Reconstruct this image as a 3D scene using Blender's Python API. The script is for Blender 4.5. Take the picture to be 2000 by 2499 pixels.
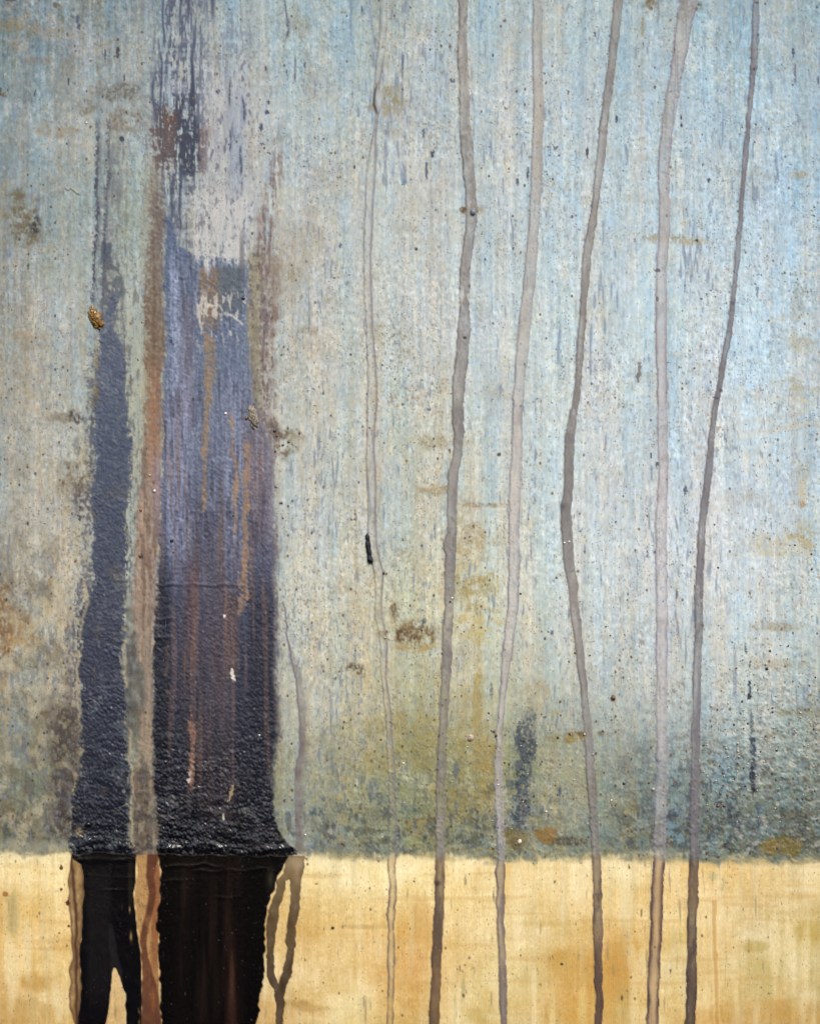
import bpy, bmesh, math, random
import numpy as np, time
T0 = time.time()

scene = bpy.context.scene
for o in list(bpy.data.objects):
    bpy.data.objects.remove(o)

# ------------------------------------------------------------------ camera, light
PX = 0.0004                      # metres per unit of the layout (0.4 mm)
CX, CY = 1000.0, 1249.5          # layout point the camera looks at
YB = 3700.0                      # layout row of the wall's foot (z = 0)
ZC = (YB - CY) * PX
DIST = 1.7
cam_d = bpy.data.cameras.new('camera')
cam = bpy.data.objects.new('camera', cam_d)
scene.collection.objects.link(cam)
cam.location = (0, -DIST, ZC)
cam.rotation_euler = (math.radians(90), 0, 0)
cam_d.sensor_fit = 'VERTICAL'
cam_d.sensor_height = 24
cam_d.lens = 24 * DIST / (2499 * PX)
cam_d.clip_end = 100
scene.camera = cam

SUN_EL, SUN_AZ = math.radians(50), math.radians(24)     # azimuth from straight in front, to the right
world = bpy.data.worlds.new('World')
scene.world = world
world.use_nodes = True
wn = world.node_tree.nodes
wl = world.node_tree.links
sky = wn.new('ShaderNodeTexSky')
sky.sky_type = 'NISHITA'
sky.sun_disc = False
sky.sun_elevation = SUN_EL
sky.sun_rotation = math.radians(180) - SUN_AZ
sky.air_density = 1.0
sky.dust_density = 3.0
wl.new(sky.outputs[0], wn['Background'].inputs[0])
wn['Background'].inputs[1].default_value = 0.10

sun_d = bpy.data.lights.new('sun', 'SUN')
sun_d.energy = 1.5
sun_d.angle = math.radians(10)
sun_d.color = (1.0, 0.92, 0.81)
sun = bpy.data.objects.new('sun', sun_d)
scene.collection.objects.link(sun)
sun.rotation_euler = (math.radians(90) - SUN_EL, 0, SUN_AZ)
sun.location = (1.0, -2.0, 3.0)

vs = scene.view_settings
vs.view_transform = 'Standard'
vs.look = 'None'
vs.gamma = 1
vs.use_curve_mapping = False
vs.exposure = 0.93

# ------------------------------------------------------------------ layout grid
def axis(lo, hi, step, m_lo, m_hi, n):
    core = np.arange(lo, hi + step, step)
    def grow(length):
        r = 1.035
        s, out, d = step, [], 0.0
        while d < length:
            s = min(s * r, 34.0)
            d += s
            out.append(d)
        return np.array(out) * (length / out[-1])
    a = lo - grow(m_lo)[::-1]
    b = core[-1] + grow(m_hi)
    return np.concatenate([a, core, b])
STEP = 2.3
xs = axis(-24, 2024, STEP, 1376, 1376, 0).astype(np.float64)
ys = axis(-24, 2523, STEP, 1176, YB - 2523 - 2, 0).astype(np.float64)
ys[-1] = YB
W, H = len(xs), len(ys)
X = xs[None, :].astype(np.float32)
Y = ys[:, None].astype(np.float32)
print('grid', W, H)

_seed = [1]
def _taps(c, s):
    """cubic B-spline taps of coordinates c on a lattice of spacing s"""
    t = (c - c[0]) / s
    i = np.floor(t).astype(np.int64)
    f = (t - i).astype(np.float32)
    w = [(1 - f) ** 3 / 6, (3 * f ** 3 - 6 * f ** 2 + 4) / 6, (-3 * f ** 3 + 3 * f ** 2 + 3 * f + 1) / 6, f ** 3 / 6]
    return i, w, int(i.max()) + 5
def _line(c, s, rng):
    i, w, n = _taps(c, s)
    T = rng.standard_normal(n).astype(np.float32)
    return sum(w[k] * T[i + k] for k in range(4))
def N(sx, sy, sl=None):
    """smooth noise of cell size sx, sy, about unit variance (sl: window of rows and columns)"""
    _seed[0] += 1
    rng = np.random.default_rng(_seed[0])
    cx, cy = (xs, ys) if sl is None else (xs[sl[1]], ys[sl[0]])
    ix, wx, nx = _taps(cx, sx)
    iy, wy, ny = _taps(cy, sy)
    T = rng.standard_normal((ny, nx)).astype(np.float32)
    A = sum(np.take(T, ix + k, axis=1) * wx[k][None, :] for k in range(4))
    out = sum(np.take(A, iy + k, axis=0) * wy[k][:, None] for k in range(4))
    return out * np.float32(1 / 0.479)
def F(sx, sy, octv=3, gain=0.55, sl=None):
    out = 0
    g, t = 1.0, 0.0
    for k in range(octv):
        out = out + g * N(sx / 2 ** k, sy / 2 ** k, sl)
        t += g * g
        g *= gain
    return out * np.float32(1 / math.sqrt(t))
def n1(s, octv=2):
    """noise along the rows only"""
    _seed[0] += 1
    rng = np.random.default_rng(_seed[0])
    o = 0
    for k in range(octv):
        v = _line(ys, s / 2 ** k, rng)
        o = o + v / v.std() * 0.6 ** k
    return (o / o.std()).astype(np.float32)
def n1x(s, octv=2):
    _seed[0] += 1
    rng = np.random.default_rng(_seed[0])
    o = 0
    for k in range(octv):
        v = _line(xs, s / 2 ** k, rng)
        o = o + v / v.std() * 0.6 ** k
    return (o / o.std()).astype(np.float32)
def sm(a, b, x):
    t = np.clip((x - a) / (b - a), 0, 1)
    return t * t * (3 - 2 * t)
def yr(a, b, c, d):
    """row window: 0 before a, 1 from b to c, 0 after d"""
    return sm(a, b, Y) * (1 - sm(c, d, Y))
def xr(a, b, c, d):
    return sm(a, b, X) * (1 - sm(c, d, X))
def blob(x, y, rx, ry, p=2.0, rot=0.0):
    dx, dy = X - x, Y - y
    if rot:
        c, s = math.cos(rot), math.sin(rot)
        dx, dy = dx * c + dy * s, dy * c - dx * s
    return np.exp(-(np.abs(dx / rx) ** p + np.abs(dy / ry) ** p))
def win(x, y, rx, ry):
    r = 2.6 * max(rx, ry) + 4
    wx_, wy_ = (r, r) if abs(rx - ry) < 0 else (2.6 * rx + 4, 2.6 * ry + 4)
    j0, j1 = np.searchsorted(xs, [x - wx_, x + wx_]); i0, i1 = np.searchsorted(ys, [y - wy_, y + wy_])
    return (slice(i0, max(i1, i0 + 2)), slice(j0, max(j1, j0 + 2)))
def blobw(x, y, rx, ry, p, rot, sl):
    dx, dy = X[:, sl[1]] - x, Y[sl[0]] - y
    return np.exp(-(np.abs(dx / rx) ** p + np.abs(dy / ry) ** p))
def edges(pts, jit=1.0, jl=12.0):
    p = np.array(pts, float)
    l = np.interp(ys, p[:, 0], p[:, 1]) + jit * n1(jl)
    r = np.interp(ys, p[:, 0], p[:, 2]) + jit * n1(jl)
    return l[:, None].astype(np.float32), r[:, None].astype(np.float32)
def strip(pts, soft=1.6, jit=1.0, jl=12.0, fine=None, y0=None, y1=None, ysoft=6):
    """signed distance inside (layout units) and mask of a strip running down the wall"""
    l, r = edges(pts, jit, jl)
    d = np.minimum(X - l, r - X)
    if fine is not None:
        d = d + fine
    if y0 is not None:
        d = np.minimum(d, (Y - y0))
    if y1 is not None:
        d = np.minimum(d, (y1 - Y))
    return d, sm(-soft, soft, d)

g_fine = N(2.6, 2.6)
g_fine2 = N(4.5, 4.5)
g_med = F(16, 16, 3)
g_rag = F(9, 14, 2)
v_fine = N(2.6, 34)
v_med = N(5, 90)
v_big = F(26, 260, 3)
h_fine = N(26, 4.5)
dth = (0.6 * g_fine + 0.55 * N(2.6, 6) + 0.4 * g_fine2).astype(np.float32)      # fine dissolve

C = np.zeros((H, W, 3), np.float32)
def mix(m, col):
    col = np.asarray(col, np.float32)
    m = np.clip(np.broadcast_to(m, (H, W)), 0, 1).astype(np.float32)
    rows = np.flatnonzero(m.max(1) > 0.002)
    cols = np.flatnonzero(m.max(0) > 0.002)
    if len(rows) == 0:
        return
    sl = (slice(rows[0], rows[-1] + 1), slice(cols[0], cols[-1] + 1))
    c = C[sl]
    if col.ndim == 3:
        col = np.broadcast_to(col, (H, W, 3))[sl]
    c += (col - c) * m[sl][..., None]
def add(m, col):
    global C
    C += np.asarray(m, np.float32)[..., None] * np.asarray(col, np.float32)

# ------------------------------------------------------------------ large colour areas of the upper paint, dark-cornered vignette painted in
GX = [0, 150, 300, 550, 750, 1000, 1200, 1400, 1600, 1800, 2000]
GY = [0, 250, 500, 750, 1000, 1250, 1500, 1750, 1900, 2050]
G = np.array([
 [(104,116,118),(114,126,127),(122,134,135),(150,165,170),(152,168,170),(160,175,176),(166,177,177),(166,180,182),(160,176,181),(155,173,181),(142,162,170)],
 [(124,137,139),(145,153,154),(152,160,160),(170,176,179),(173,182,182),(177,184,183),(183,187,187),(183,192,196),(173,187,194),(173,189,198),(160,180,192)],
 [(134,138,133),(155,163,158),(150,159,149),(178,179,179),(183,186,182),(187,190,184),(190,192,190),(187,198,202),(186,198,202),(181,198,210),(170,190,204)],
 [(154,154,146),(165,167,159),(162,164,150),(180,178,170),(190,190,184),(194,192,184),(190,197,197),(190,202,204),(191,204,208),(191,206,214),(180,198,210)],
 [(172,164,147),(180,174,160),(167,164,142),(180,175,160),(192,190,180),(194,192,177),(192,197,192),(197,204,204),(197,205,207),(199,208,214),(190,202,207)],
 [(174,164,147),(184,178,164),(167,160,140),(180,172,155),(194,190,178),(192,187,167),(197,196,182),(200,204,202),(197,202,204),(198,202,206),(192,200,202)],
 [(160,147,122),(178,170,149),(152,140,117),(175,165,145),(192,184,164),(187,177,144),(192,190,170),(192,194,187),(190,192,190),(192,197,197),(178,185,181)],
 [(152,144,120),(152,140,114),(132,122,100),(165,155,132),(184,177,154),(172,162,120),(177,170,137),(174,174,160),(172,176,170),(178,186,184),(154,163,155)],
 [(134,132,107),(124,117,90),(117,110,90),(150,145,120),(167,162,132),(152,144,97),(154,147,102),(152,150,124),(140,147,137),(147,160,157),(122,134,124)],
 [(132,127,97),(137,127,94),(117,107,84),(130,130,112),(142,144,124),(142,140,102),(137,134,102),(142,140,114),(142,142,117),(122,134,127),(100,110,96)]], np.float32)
def grid_map(gx, gy, g):
    wx = np.zeros((W, len(gx)), np.float32)
    wy = np.zeros((H, len(gy)), np.float32)
    for k in range(len(gx)):
        e = np.zeros(len(gx)); e[k] = 1
        wx[:, k] = np.interp(xs, gx, e)
    for k in range(len(gy)):
        e = np.zeros(len(gy)); e[k] = 1
        wy[:, k] = np.interp(ys, gy, e)
    return np.einsum('yk,kjc,xj->yxc', wy, g, wx, optimize=True)
C[:] = grid_map(GX, GY, G) + np.array((-5, 2, 4), np.float32) + (5 * xr(800, 1200, 1850, 2100) * yr(200, 700, 1600, 1800))[..., None] + (10 * yr(1150, 1450, 1600, 1850))[..., None]  # centre-right lift paints in the brighter middle of the vignette

# where the sheet is rich in fine dark specks
low = sm(1350, 1950, Y) * np.ones_like(X)
left = 1 - sm(300, 760, X) * np.ones_like(Y)
right = sm(1300, 1700, X) * np.ones_like(Y)

# washes: blue vertical, cream patches, warm horizontal mottles
add(np.clip(v_big, -1.5, 2.2) * 3.0, (-1.0, 0.3, 1.1))
pb = sm(0.5, 1.7, F(40, 150, 3) + 0.5 * v_med)
mix(pb * 0.34 * (1 - 0.7 * low) * (0.8 + .25 * dth), (150, 176, 192))
pc = sm(0.35, 1.8, F(55, 75, 4))
mix(pc * (0.26 + 0.20 * low + 0.06 * left) * (0.8 + .3 * dth), (202, 204, 190))
pw = sm(0.8, 2.0, F(60, 30, 4) + 0.35 * g_med)
mix(pw * (0.18 + 0.26 * left) * (0.7 + .5 * dth), (144, 136, 118))
pl = sm(0.7, 1.9, F(34, 46, 3))
mix(pl * 0.26 * (1 - low), (194, 198, 200))
cl0 = sm(-0.6, 1.4, F(90, 110, 3))
# brushed vertical grain
gr = 0.55 * v_fine + 0.5 * v_med + 0.4 * N(3, 14)
add(gr * (4.0 - 1.6 * low), (1, 1, 1))
add((N(3, 130) + N(6, 240) * sm(-1, 1, N(160, 260)) + 0.8 * N(12, 300)) * 3.0 * (1 - .5 * low), (1, 1.02, 1.06))
add(N(7, 60) * 2.4, (0.8, 0.1, -0.9))
add((g_fine * 5.0 + N(2.6, 6) * 5.0) * (0.7 + .6 * cl0) + g_fine2 * 3.2 + g_med * 2.6, (1, 1, 1))
add(N(6, 6) * 2.4, (0.9, 0.1, -1.0))

# fine specks and short blue dashes
dens = F(120, 160, 3)
def specks(noise, t0, t1, amt, col):
    mix(sm(t0, t1, noise) * amt, col)
calm = 0.55 + 0.45 * sm(-0.6, 1.0, dens)
specks(N(2.7, 9) + 0.34 * dens + 0.3 * low, 1.5, 2.9, 0.50 * calm, (112, 126, 146))
specks(N(3, 20) + 0.45 * F(60, 160, 3), 1.9, 3.1, 0.52, (98, 114, 140))
specks(N(5, 34) + 0.6 * F(70, 200, 2), 2.5, 3.4, 0.55, (104, 122, 150))
specks(N(2.7, 3.4) + 0.40 * F(70, 60, 2) + 0.35 * left + 0.4 * low, 1.6, 3.0, 0.50, (112, 106, 98))
specks(N(2.8, 2.8) + 0.45 * F(60, 60, 2) + 0.25 * low, 2.7, 3.5, 0.85, (58, 56, 60))
specks(N(3, 3) + 0.6 * F(90, 60, 3), 2.3, 3.3, 0.5, (156, 116, 76))
specks(N(2.6, 6), 1.6, 3.0, 0.45, (222, 222, 214))
# speckled slate ground showing through on the left and low down
sp = sm(0.3, 1.6, g_fine + 0.7 * N(5, 8) + 0.55 * F(70, 110, 3) + 0.1)
mix(sp * (0.20 * left + 0.26 * low) * sm(-200, 0, X), (104, 110, 118))

print('T', round(time.time() - T0, 1))
cl = sm(-0.4, 1.8, F(46, 60, 4) + 0.5 * dens)
SPK = np.clip(0.05 + 0.42 * cl + (0.10 + .3 * cl) * left + (0.10 + .3 * cl) * low, 0.02, 1).astype(np.float32)      # density of pin-holes and specks
# ------------------------------------------------------------------ stains of the upper paint
STAINS = []     # (key, mask) for parts
def patch(x, y, rx, ry, amt, col, t=0.0, sx=14, sy=14, rot=0.0, p=2.0):
    if 780 < x < 1260 and y > 1700 and col[1] - col[2] > 40: col = tuple(0.7 * c + 0.3 * q for c, q in zip(col, (132, 128, 108)))
    if x < 420 and y < 700: amt = min(amt * 1.35, .92)
    sl = win(x, y, rx, ry)
    b = blobw(x, y, rx, ry, p, rot, sl)
    n = F(sx, sy, 3, sl=sl)
    m = sm(0.05, 0.85, b * (1 + 0.55 * n) - t)
    SPK[sl] += m * (0.5 if sum(col) < 420 else 0.2)
    m = m * np.clip(0.85 + 0.5 * dth[sl], 0.1, 1.3)
    c = C[sl]
    c += (np.asarray(col, np.float32) - c) * np.clip(m * amt, 0, 1)[..., None]
for a in [
 (30, 478, 26, 20, .55, (92, 84, 62)), (62, 540, 46, 62, .62, (104, 94, 70)), (86, 548, 14, 18, .8, (48, 46, 40)),
 (300, 225, 62, 22, .6, (98, 96, 88)), (215, 260, 34, 20, .5, (112, 108, 92)), (305, 285, 46, 40, .5, (112, 102, 86)),
 (50, 70, 46, 24, .5, (128, 118, 88)), (150, 320, 60, 14, .5, (142, 126, 104)), (150, 85, 60, 16, .4, (142, 130, 108)),
 (95, 148, 34, 9, .5, (128, 112, 96)), (170, 165, 22, 26, .4, (120, 118, 100)),
 (735, 55, 26, 42, .55, (142, 138, 118)), (758, 190, 20, 60, .35, (150, 145, 130)),
 (950, 245, 30, 34, .62, (138, 128, 88)), (915, 262, 40, 6, .5, (132, 122, 92)), (960, 300, 26, 40, .4, (160, 150, 128)),
 (820, 430, 46, 40, .35, (168, 158, 140)), (760, 560, 34, 60, .35, (166, 158, 138)),
 (1590, 10, 22, 16, .8, (104, 92, 64)), (1682, 14, 24, 24, .9, (66, 60, 48)), (1664, 40, 12, 22, .7, (74, 70, 58)), (1566, 55, 5, 26, .6, (138, 126, 92)),
 (1152, 514, 22, 14, .6, (136, 112, 74)), (1130, 512, 8, 8, .7, (84, 66, 44)),
 (1630, 585, 60, 12, .6, (150, 140, 108)), (1700, 590, 40, 8, .55, (162, 150, 116)), (1640, 545, 60, 5, .4, (184, 172, 142)),
 (1070, 1078, 60, 18, .5, (152, 140, 104)), (1060, 1195, 50, 12, .55, (156, 134, 92)), (1180, 1232, 60, 6, .5, (140, 112, 74)),
 (690, 1085, 34, 36, .75, (112, 98, 76)), (668, 1052, 14, 24, .7, (74, 62, 52)), (720, 1068, 22, 20, .5, (134, 124, 98)),
 (1140, 1310, 46, 60, .5, (160, 142, 96)), (1150, 1425, 60, 44, .6, (158, 140, 80)), (1170, 1520, 56, 56, .45, (186, 164, 88)),
 (1020, 1545, 44, 30, .75, (112, 88, 48)), (970, 1552, 40, 14, .85, (92, 66, 38)), (1010, 1580, 50, 12, .5, (160, 134, 70)),
 (960, 1495, 10, 30, .6, (92, 78, 54)), (868, 1632, 20, 12, .85, (76, 62, 40)), (1034, 1520, 6, 18, .8, (66, 70, 78)),
 (840, 1450, 24, 30, .35, (136, 130, 112)), (1275, 1265, 30, 30, .3, (214, 204, 150)),
 (12, 1500, 20, 90, .7, (128, 92, 48)), (62, 1500, 22, 60, .55, (154, 116, 62)), (118, 1450, 10, 44, .7, (160, 122, 62)), (60, 1565, 40, 18, .5, (170, 130, 72)), (0, 1660, 26, 40, .5, (150, 116, 66)),
 (130, 1725, 40, 30, .6, (86, 74, 60)), (160, 1790, 40, 50, .65, (76, 66, 54)), (110, 1800, 60, 60, .45, (112, 104, 76)), (170, 1860, 24, 40, .6, (104, 84, 58)),
 (75, 1930, 80, 60, .4, (112, 112, 84)), (30, 1790, 40, 30, .45, (142, 160, 164)), (80, 2010, 80, 40, .45, (110, 98, 62)), (60, 1860, 60, 30, .35, (146, 150, 136)),
 (110, 2000, 26, 50, .5, (172, 164, 138)), (70, 2068, 120, 10, .5, (150, 150, 128)),
 (182, 1025, 22, 20, .8, (64, 60, 54)), (145, 1022, 30, 12, .5, (122, 108, 84)), (188, 1085, 10, 30, .5, (92, 94, 98)), (60, 820, 50, 12, .4, (142, 122, 88)), (70, 850, 10, 12, .5, (98, 94, 84)),
 (195, 1170, 44, 46, .55, (98, 82, 62)), (200, 1220, 26, 40, .6, (70, 66, 74)), (160, 1200, 26, 50, .35, (120, 104, 78)),
 (955, 1775, 60, 40, .5, (168, 148, 74)), (1050, 1810, 90, 60, .55, (150, 138, 66)), (940, 1860, 90, 30, .4, (156, 142, 76)), (1165, 1740, 12, 130, .6, (180, 150, 62)), (1180, 1850, 30, 60, .55, (166, 136, 58)),
 (1130, 1960, 70, 60, .6, (146, 126, 56)), (1030, 2015, 60, 24, .65, (160, 128, 56)), (1160, 2075, 90, 8, .55, (166, 130, 56)), (1290, 1960, 60, 40, .4, (142, 128, 70)),
 (1400, 1800, 56, 12, .8, (140, 118, 46)), (1440, 1790, 60, 6, .6, (96, 82, 56)), (1350, 1740, 16, 8, .5, (160, 138, 70)), (1310, 1690, 26, 40, .35, (172, 150, 108)),
 (1280, 1820, 24, 26, .85, (44, 56, 70)), (1278, 1870, 22, 40, .75, (56, 66, 74)), (1290, 1760, 14, 40, .5, (92, 100, 104)), (1272, 1940, 26, 46, .85, (36, 50, 66)), (1262, 1995, 20, 26, .85, (40, 62, 92)), (1300, 1990, 30, 40, .45, (86, 98, 118)),
 (1400, 2052, 60, 10, .65, (66, 60, 48)), (1240, 2030, 18, 12, .6, (86, 84, 46)),
 (1820, 2010, 160, 50, .4, (92, 112, 124)), (1960, 2060, 60, 34, .7, (66, 72, 56)), (1950, 1990, 40, 14, .6, (78, 72, 36)), (1760, 1990, 120, 20, .35, (96, 100, 76)), (1660, 1990, 60, 60, .5, (82, 100, 118)), (1660, 1930, 40, 60, .35, (120, 150, 164)),
 (1560, 1900, 40, 80, .4, (104, 112, 104)), (1560, 2040, 90, 8, .5, (116, 110, 72)), (1530, 1970, 40, 20, .4, (128, 116, 66)), (1920, 1935, 70, 24, .35, (112, 124, 118)),
 (720, 1950, 30, 90, .35, (138, 158, 168)), (690, 1900, 24, 60, .4, (134, 134, 100)), (775, 1985, 20, 16, .7, (66, 84, 96)), (770, 2060, 30, 14, .8, (142, 160, 170)), (900, 1985, 60, 30, .4, (132, 120, 66)), (860, 2050, 60, 10, .4, (110, 100, 66)), (725, 1985, 12, 40, .4, (104, 124, 140)), (910, 1930, 12, 30, .55, (92, 104, 116)),
 (1900, 1330, 70, 30, .4, (192, 178, 136)), (1960, 1310, 40, 40, .45, (166, 150, 104)), (1890, 1530, 70, 10, .5, (148, 136, 100)), (1880, 1620, 90, 14, .4, (156, 146, 112)), (1940, 1740, 60, 10, .5, (124, 116, 78)), (1830, 1610, 80, 90, .25, (210, 202, 180)),
 (1955, 840, 44, 22, .5, (168, 160, 130)), (1950, 960, 40, 40, .45, (160, 152, 116)), (1945, 740, 16, 40, .45, (142, 148, 142)), (1955, 1160, 12, 40, .35, (168, 160, 132)), (1950, 425, 16, 10, .6, (152, 132, 92)),
 (152, 1925, 20, 60, .85, (56, 50, 52)), (150, 1995, 16, 26, .85, (54, 48, 50)), (168, 1900, 26, 22, .7, (84, 66, 50)), (185, 1760, 20, 60, .7, (78, 66, 56)), (150, 1745, 50, 26, .5, (98, 84, 60)), (120, 1850, 50, 24, .55, (92, 88, 62)), (172, 1560, 14, 60, .6, (92, 82, 78)), (168, 1650, 12, 60, .55, (108, 90, 76)), (140, 1480, 30, 30, .4, (120, 112, 100)), (20, 1900, 40, 30, .55, (100, 96, 70)), (40, 1990, 40, 30, .6, (92, 84, 54)),
 (720, 672, 18, 20, .5, (140, 124, 96)), (745, 815, 30, 22, .4, (134, 128, 108)), (930, 815, 20, 24, .4, (160, 148, 110)), (640, 700, 40, 80, .3, (150, 140, 110))]:
    patch(*a)
lw = xr(-1400, -1300, 190, 230) * sm(1150, 1500, Y)
mix(lw * sm(0.2, 1.5, F(20, 28, 3) + .5 * dth) * 0.5, (104, 94, 74))
mix(lw * sm(0.4, 1.6, F(14, 30, 3) + .4 * dth) * 0.45, (88, 92, 100))
mix(lw * sm(0.5, 1.7, F(24, 30, 3) + .3 * dth) * 0.5, (198, 188, 156))
mix(lw * sm(0.9, 1.9, F(30, 26, 3)) * 0.28, (150, 120, 76))
NVP = [(1750, 1286, 1292), (1782, 1250, 1296), (1800, 1252, 1298), (1818, 1270, 1297), (1850, 1268, 1294), (1880, 1256, 1292), (1910, 1262, 1286), (1940, 1256, 1283), (1970, 1260, 1281), (2012, 1256, 1268)]
dNv, mNv0 = strip(NVP, soft=2, jit=3, jl=30, y0=1760, y1=2012)
# yellow-olive cast that deepens towards the join with the ochre
mix(sm(1640, 2080, Y) * xr(780, 860, 1440, 1560) * sm(-0.4, 1.5, F(60, 50, 3) + .3 * dth) * 0.36, (152, 140, 80))
mix(sm(1820, 2080, Y) * xr(1480, 1640, 3000, 3400) * sm(-0.6, 1.4, F(50, 24, 3)) * 0.50, (98, 106, 84))
mix(sm(1780, 2050, Y) * (xr(1480, 1640, 3000, 3400) + 0.5 * xr(740, 760, 1500, 1600)) * sm(0.5, 1.8, F(20, 30, 3)) * 0.6, (108, 142, 158))
mix(sm(1700, 2050, Y) * (1 - .6 * xr(1300, 1340, 1460, 1500)) * sm(0.9, 2.1, N(9, 24) + 0.5 * N(4, 7)) * 0.5, (52, 62, 72))
mix(xr(1300, 1340, 1440, 1500) * yr(1820, 1860, 2010, 2050) * sm(-.6, 1, F(40, 60, 2)) * .4, (176, 172, 150))
mix(sm(1500, 2000, Y) * xr(1500, 1760, 3000, 3300) * sm(0.8, 2.0, N(6, 6) + 0.5 * h_fine + .3 * dth) * 0.55, (76, 70, 54))
mix(sm(1760, 1960, Y) * xr(1540, 1640, 1760, 1900) * sm(0.6, 1.7, F(9, 12, 2) + .5 * dth) * 0.65, (48, 58, 74))
mix(sm(1480, 1800, Y) * xr(1700, 1800, 3000, 3300) * sm(0.9, 2.0, N(8, 6) + .4 * h_fine) * 0.5, (214, 210, 198))
band = sm(1900, 2070, Y) * (1 - xr(150, 180, 740, 780))
band = band * (1 - 0.65 * xr(1290, 1330, 1470, 1520))
mix(band * sm(-0.5, 1.4, F(40, 16, 3) + .4 * dth) * 0.34, (96, 100, 82))
mix(band * sm(0.4, 1.6, F(14, 12, 3) + .4 * dth) * 0.5, (58, 60, 54))
mix(sm(1800, 2040, Y) * xr(760, 800, 3000, 3300) * (1 - .6 * xr(1300, 1340, 1460, 1500)) * sm(0.8, 1.9, F(10, 14, 2) + .6 * dth) * 0.5, (60, 70, 80))
SPK += 0.35 * sm(1700, 2050, Y) * sm(700, 800, X)
mNv = sm(-8, 13, dNv + 6 * g_rag + 8 * dth)
mix(mNv * np.clip(0.62 + .35 * dth, 0, .92), (46, 58, 74))
mix(mNv * sm(0.6, 1.6, dth + .5 * g_rag) * 0.5, (120, 124, 116))
# warm thin lines on the right
wob = 4 * n1x(90)
for (x0, x1, y0, y1) in [(1800, 2000, 960, 985), (1790, 2000, 1035, 1000), (1790, 2010, 1062, 1030), (1700, 1770, 975, 960), (1930, 2010, 676, 672), (1860, 2000, 780, 770), (1890, 2010, 1040, 1034)]:
    yy = y0 + (y1 - y0) * (X - x0) / (x1 - x0) + wob
    mix(xr(x0 - 10, x0 + 30, x1 - 30, x1 + 10) * np.exp(-((Y - yy) / 7) ** 2) * (0.26 + 0.14 * dth), (200, 190, 164))

# upper smear of slate blue, dragged thin
sd, s4 = strip([(-400, 390, 540), (0, 396, 500), (120, 388, 494), (300, 380, 496), (420, 388, 492), (520, 404, 490), (640, 425, 490)], soft=30, jit=4)
streak = 0.9 * N(3.2, 60) + 0.55 * N(7, 160) + 0.35 * N(3, 8) + 0.5 * F(30, 60, 2)
s4m = s4 * (1 - sm(560, 660, Y))
fs = 0.8 * N(2.6, 26) + 0.6 * N(2.6, 8) + 0.5 * N(5, 70) + 0.35 * N(40, 5) + 0.3 * g_fine
s4w = s4m * np.interp(ys, [0, 60, 200, 300, 430, 470, 600], [1.0, .9, .8, 1.0, .85, .65, .5])[:, None]
mix(sm(-0.5, 0.9, fs + 0.45 * N(9, 70)) * s4w * 0.74, (92, 102, 122))
mix(sm(0.15, 1.2, fs + 0.5 * N(7, 110) + .25 * N(3, 5)) * s4w * 0.9, (48, 56, 80))
mix(sm(0.9, 1.9, N(3, 14) + .5 * N(30, 5)) * s4w * 0.6, (184, 190, 194))

mix(sm(0.5, 1.4, N(60, 7) + 0.5 * N(10, 5)) * s4m * 0.55 * sm(40, 120, Y), (176, 182, 190))
wide = xr(330, 380, 560, 640) * (1 - sm(380, 660, Y))
mix(sm(0.3, 1.7, fs + .5 * N(20, 120)) * wide * 0.5, (100, 108, 126))
bm = blob(464, 365, 26, 62, 3) + 0.8 * blob(440, 300, 14, 60) + .8 * blob(470, 240, 6, 90)
mix(sm(0.15, 0.9, bm * (1 + 0.5 * fs)) * 0.9, (36, 44, 64))
mix(sm(0.15, 0.95, blob(402, 335, 36, 76, 2.4) * (1 + 0.55 * dth + .3 * fs)) * 0.85, (82, 66, 66))
mix(sm(0.2, 0.95, blob(412, 288, 16, 28) * (1 + 0.5 * dth)) * 0.8, (84, 58, 46))
mix(sm(0.2, 0.95, blob(494, 370, 14, 60, 2.4) * (1 + 0.5 * dth)) * 0.75, (84, 70, 74))
mix(sm(0.1, 1.0, blob(505, 325, 18, 22)) * 0.6, (98, 78, 66))
for (xa, ya, yb, w) in [(404, -200, 110, 3), (443, -200, 60, 4), (461, -100, 40, 3), (471, 70, 190, 4), (476, 150, 250, 3), (395, 120, 330, 3), (441, 430, 560, 3), (425, 430, 560, 3), (519, -60, 45, 5), (375, 180, 300, 4)]:
    mix(np.exp(-((X - xa - 3 * n1(60)[:, None]) / w) ** 2) * yr(ya - 20, ya + 20, yb - 30, yb + 30) * 0.8, (44, 52, 80))
# lilac dry ground right of the smear
mix(xr(480, 520, 580, 640) * yr(120, 240, 560, 640) * 0.4, (184, 185, 186))
mix(sm(1.1, 2.0, N(4, 9)) * xr(470, 500, 600, 640) * yr(60, 200, 600, 660) * 0.7, (84, 84, 104))
# slate streak at x 575
mix(xr(556, 566, 590, 602) * yr(180, 280, 480, 600) * (0.45 + 0.2 * v_fine), (138, 152, 172))
for (xa, ya, yb, w) in [(593, 235, 300, 3), (587, 360, 430, 3), (589, 440, 480, 2.5), (562, 190, 260, 3), (562, 320, 370, 2.5), (701, 45, 98, 4), (697, -40, 50, 2), (722, 140, 200, 2), (884, 15, 40, 3), (1095, 110, 125, 2)]:
    mix(np.exp(-((X - xa - 2 * n1(40)[:, None]) / w) ** 2) * yr(ya - 8, ya + 8, yb - 14, yb + 8) * (0.75 + 0.2 * g_fine), (48, 58, 82))

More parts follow.
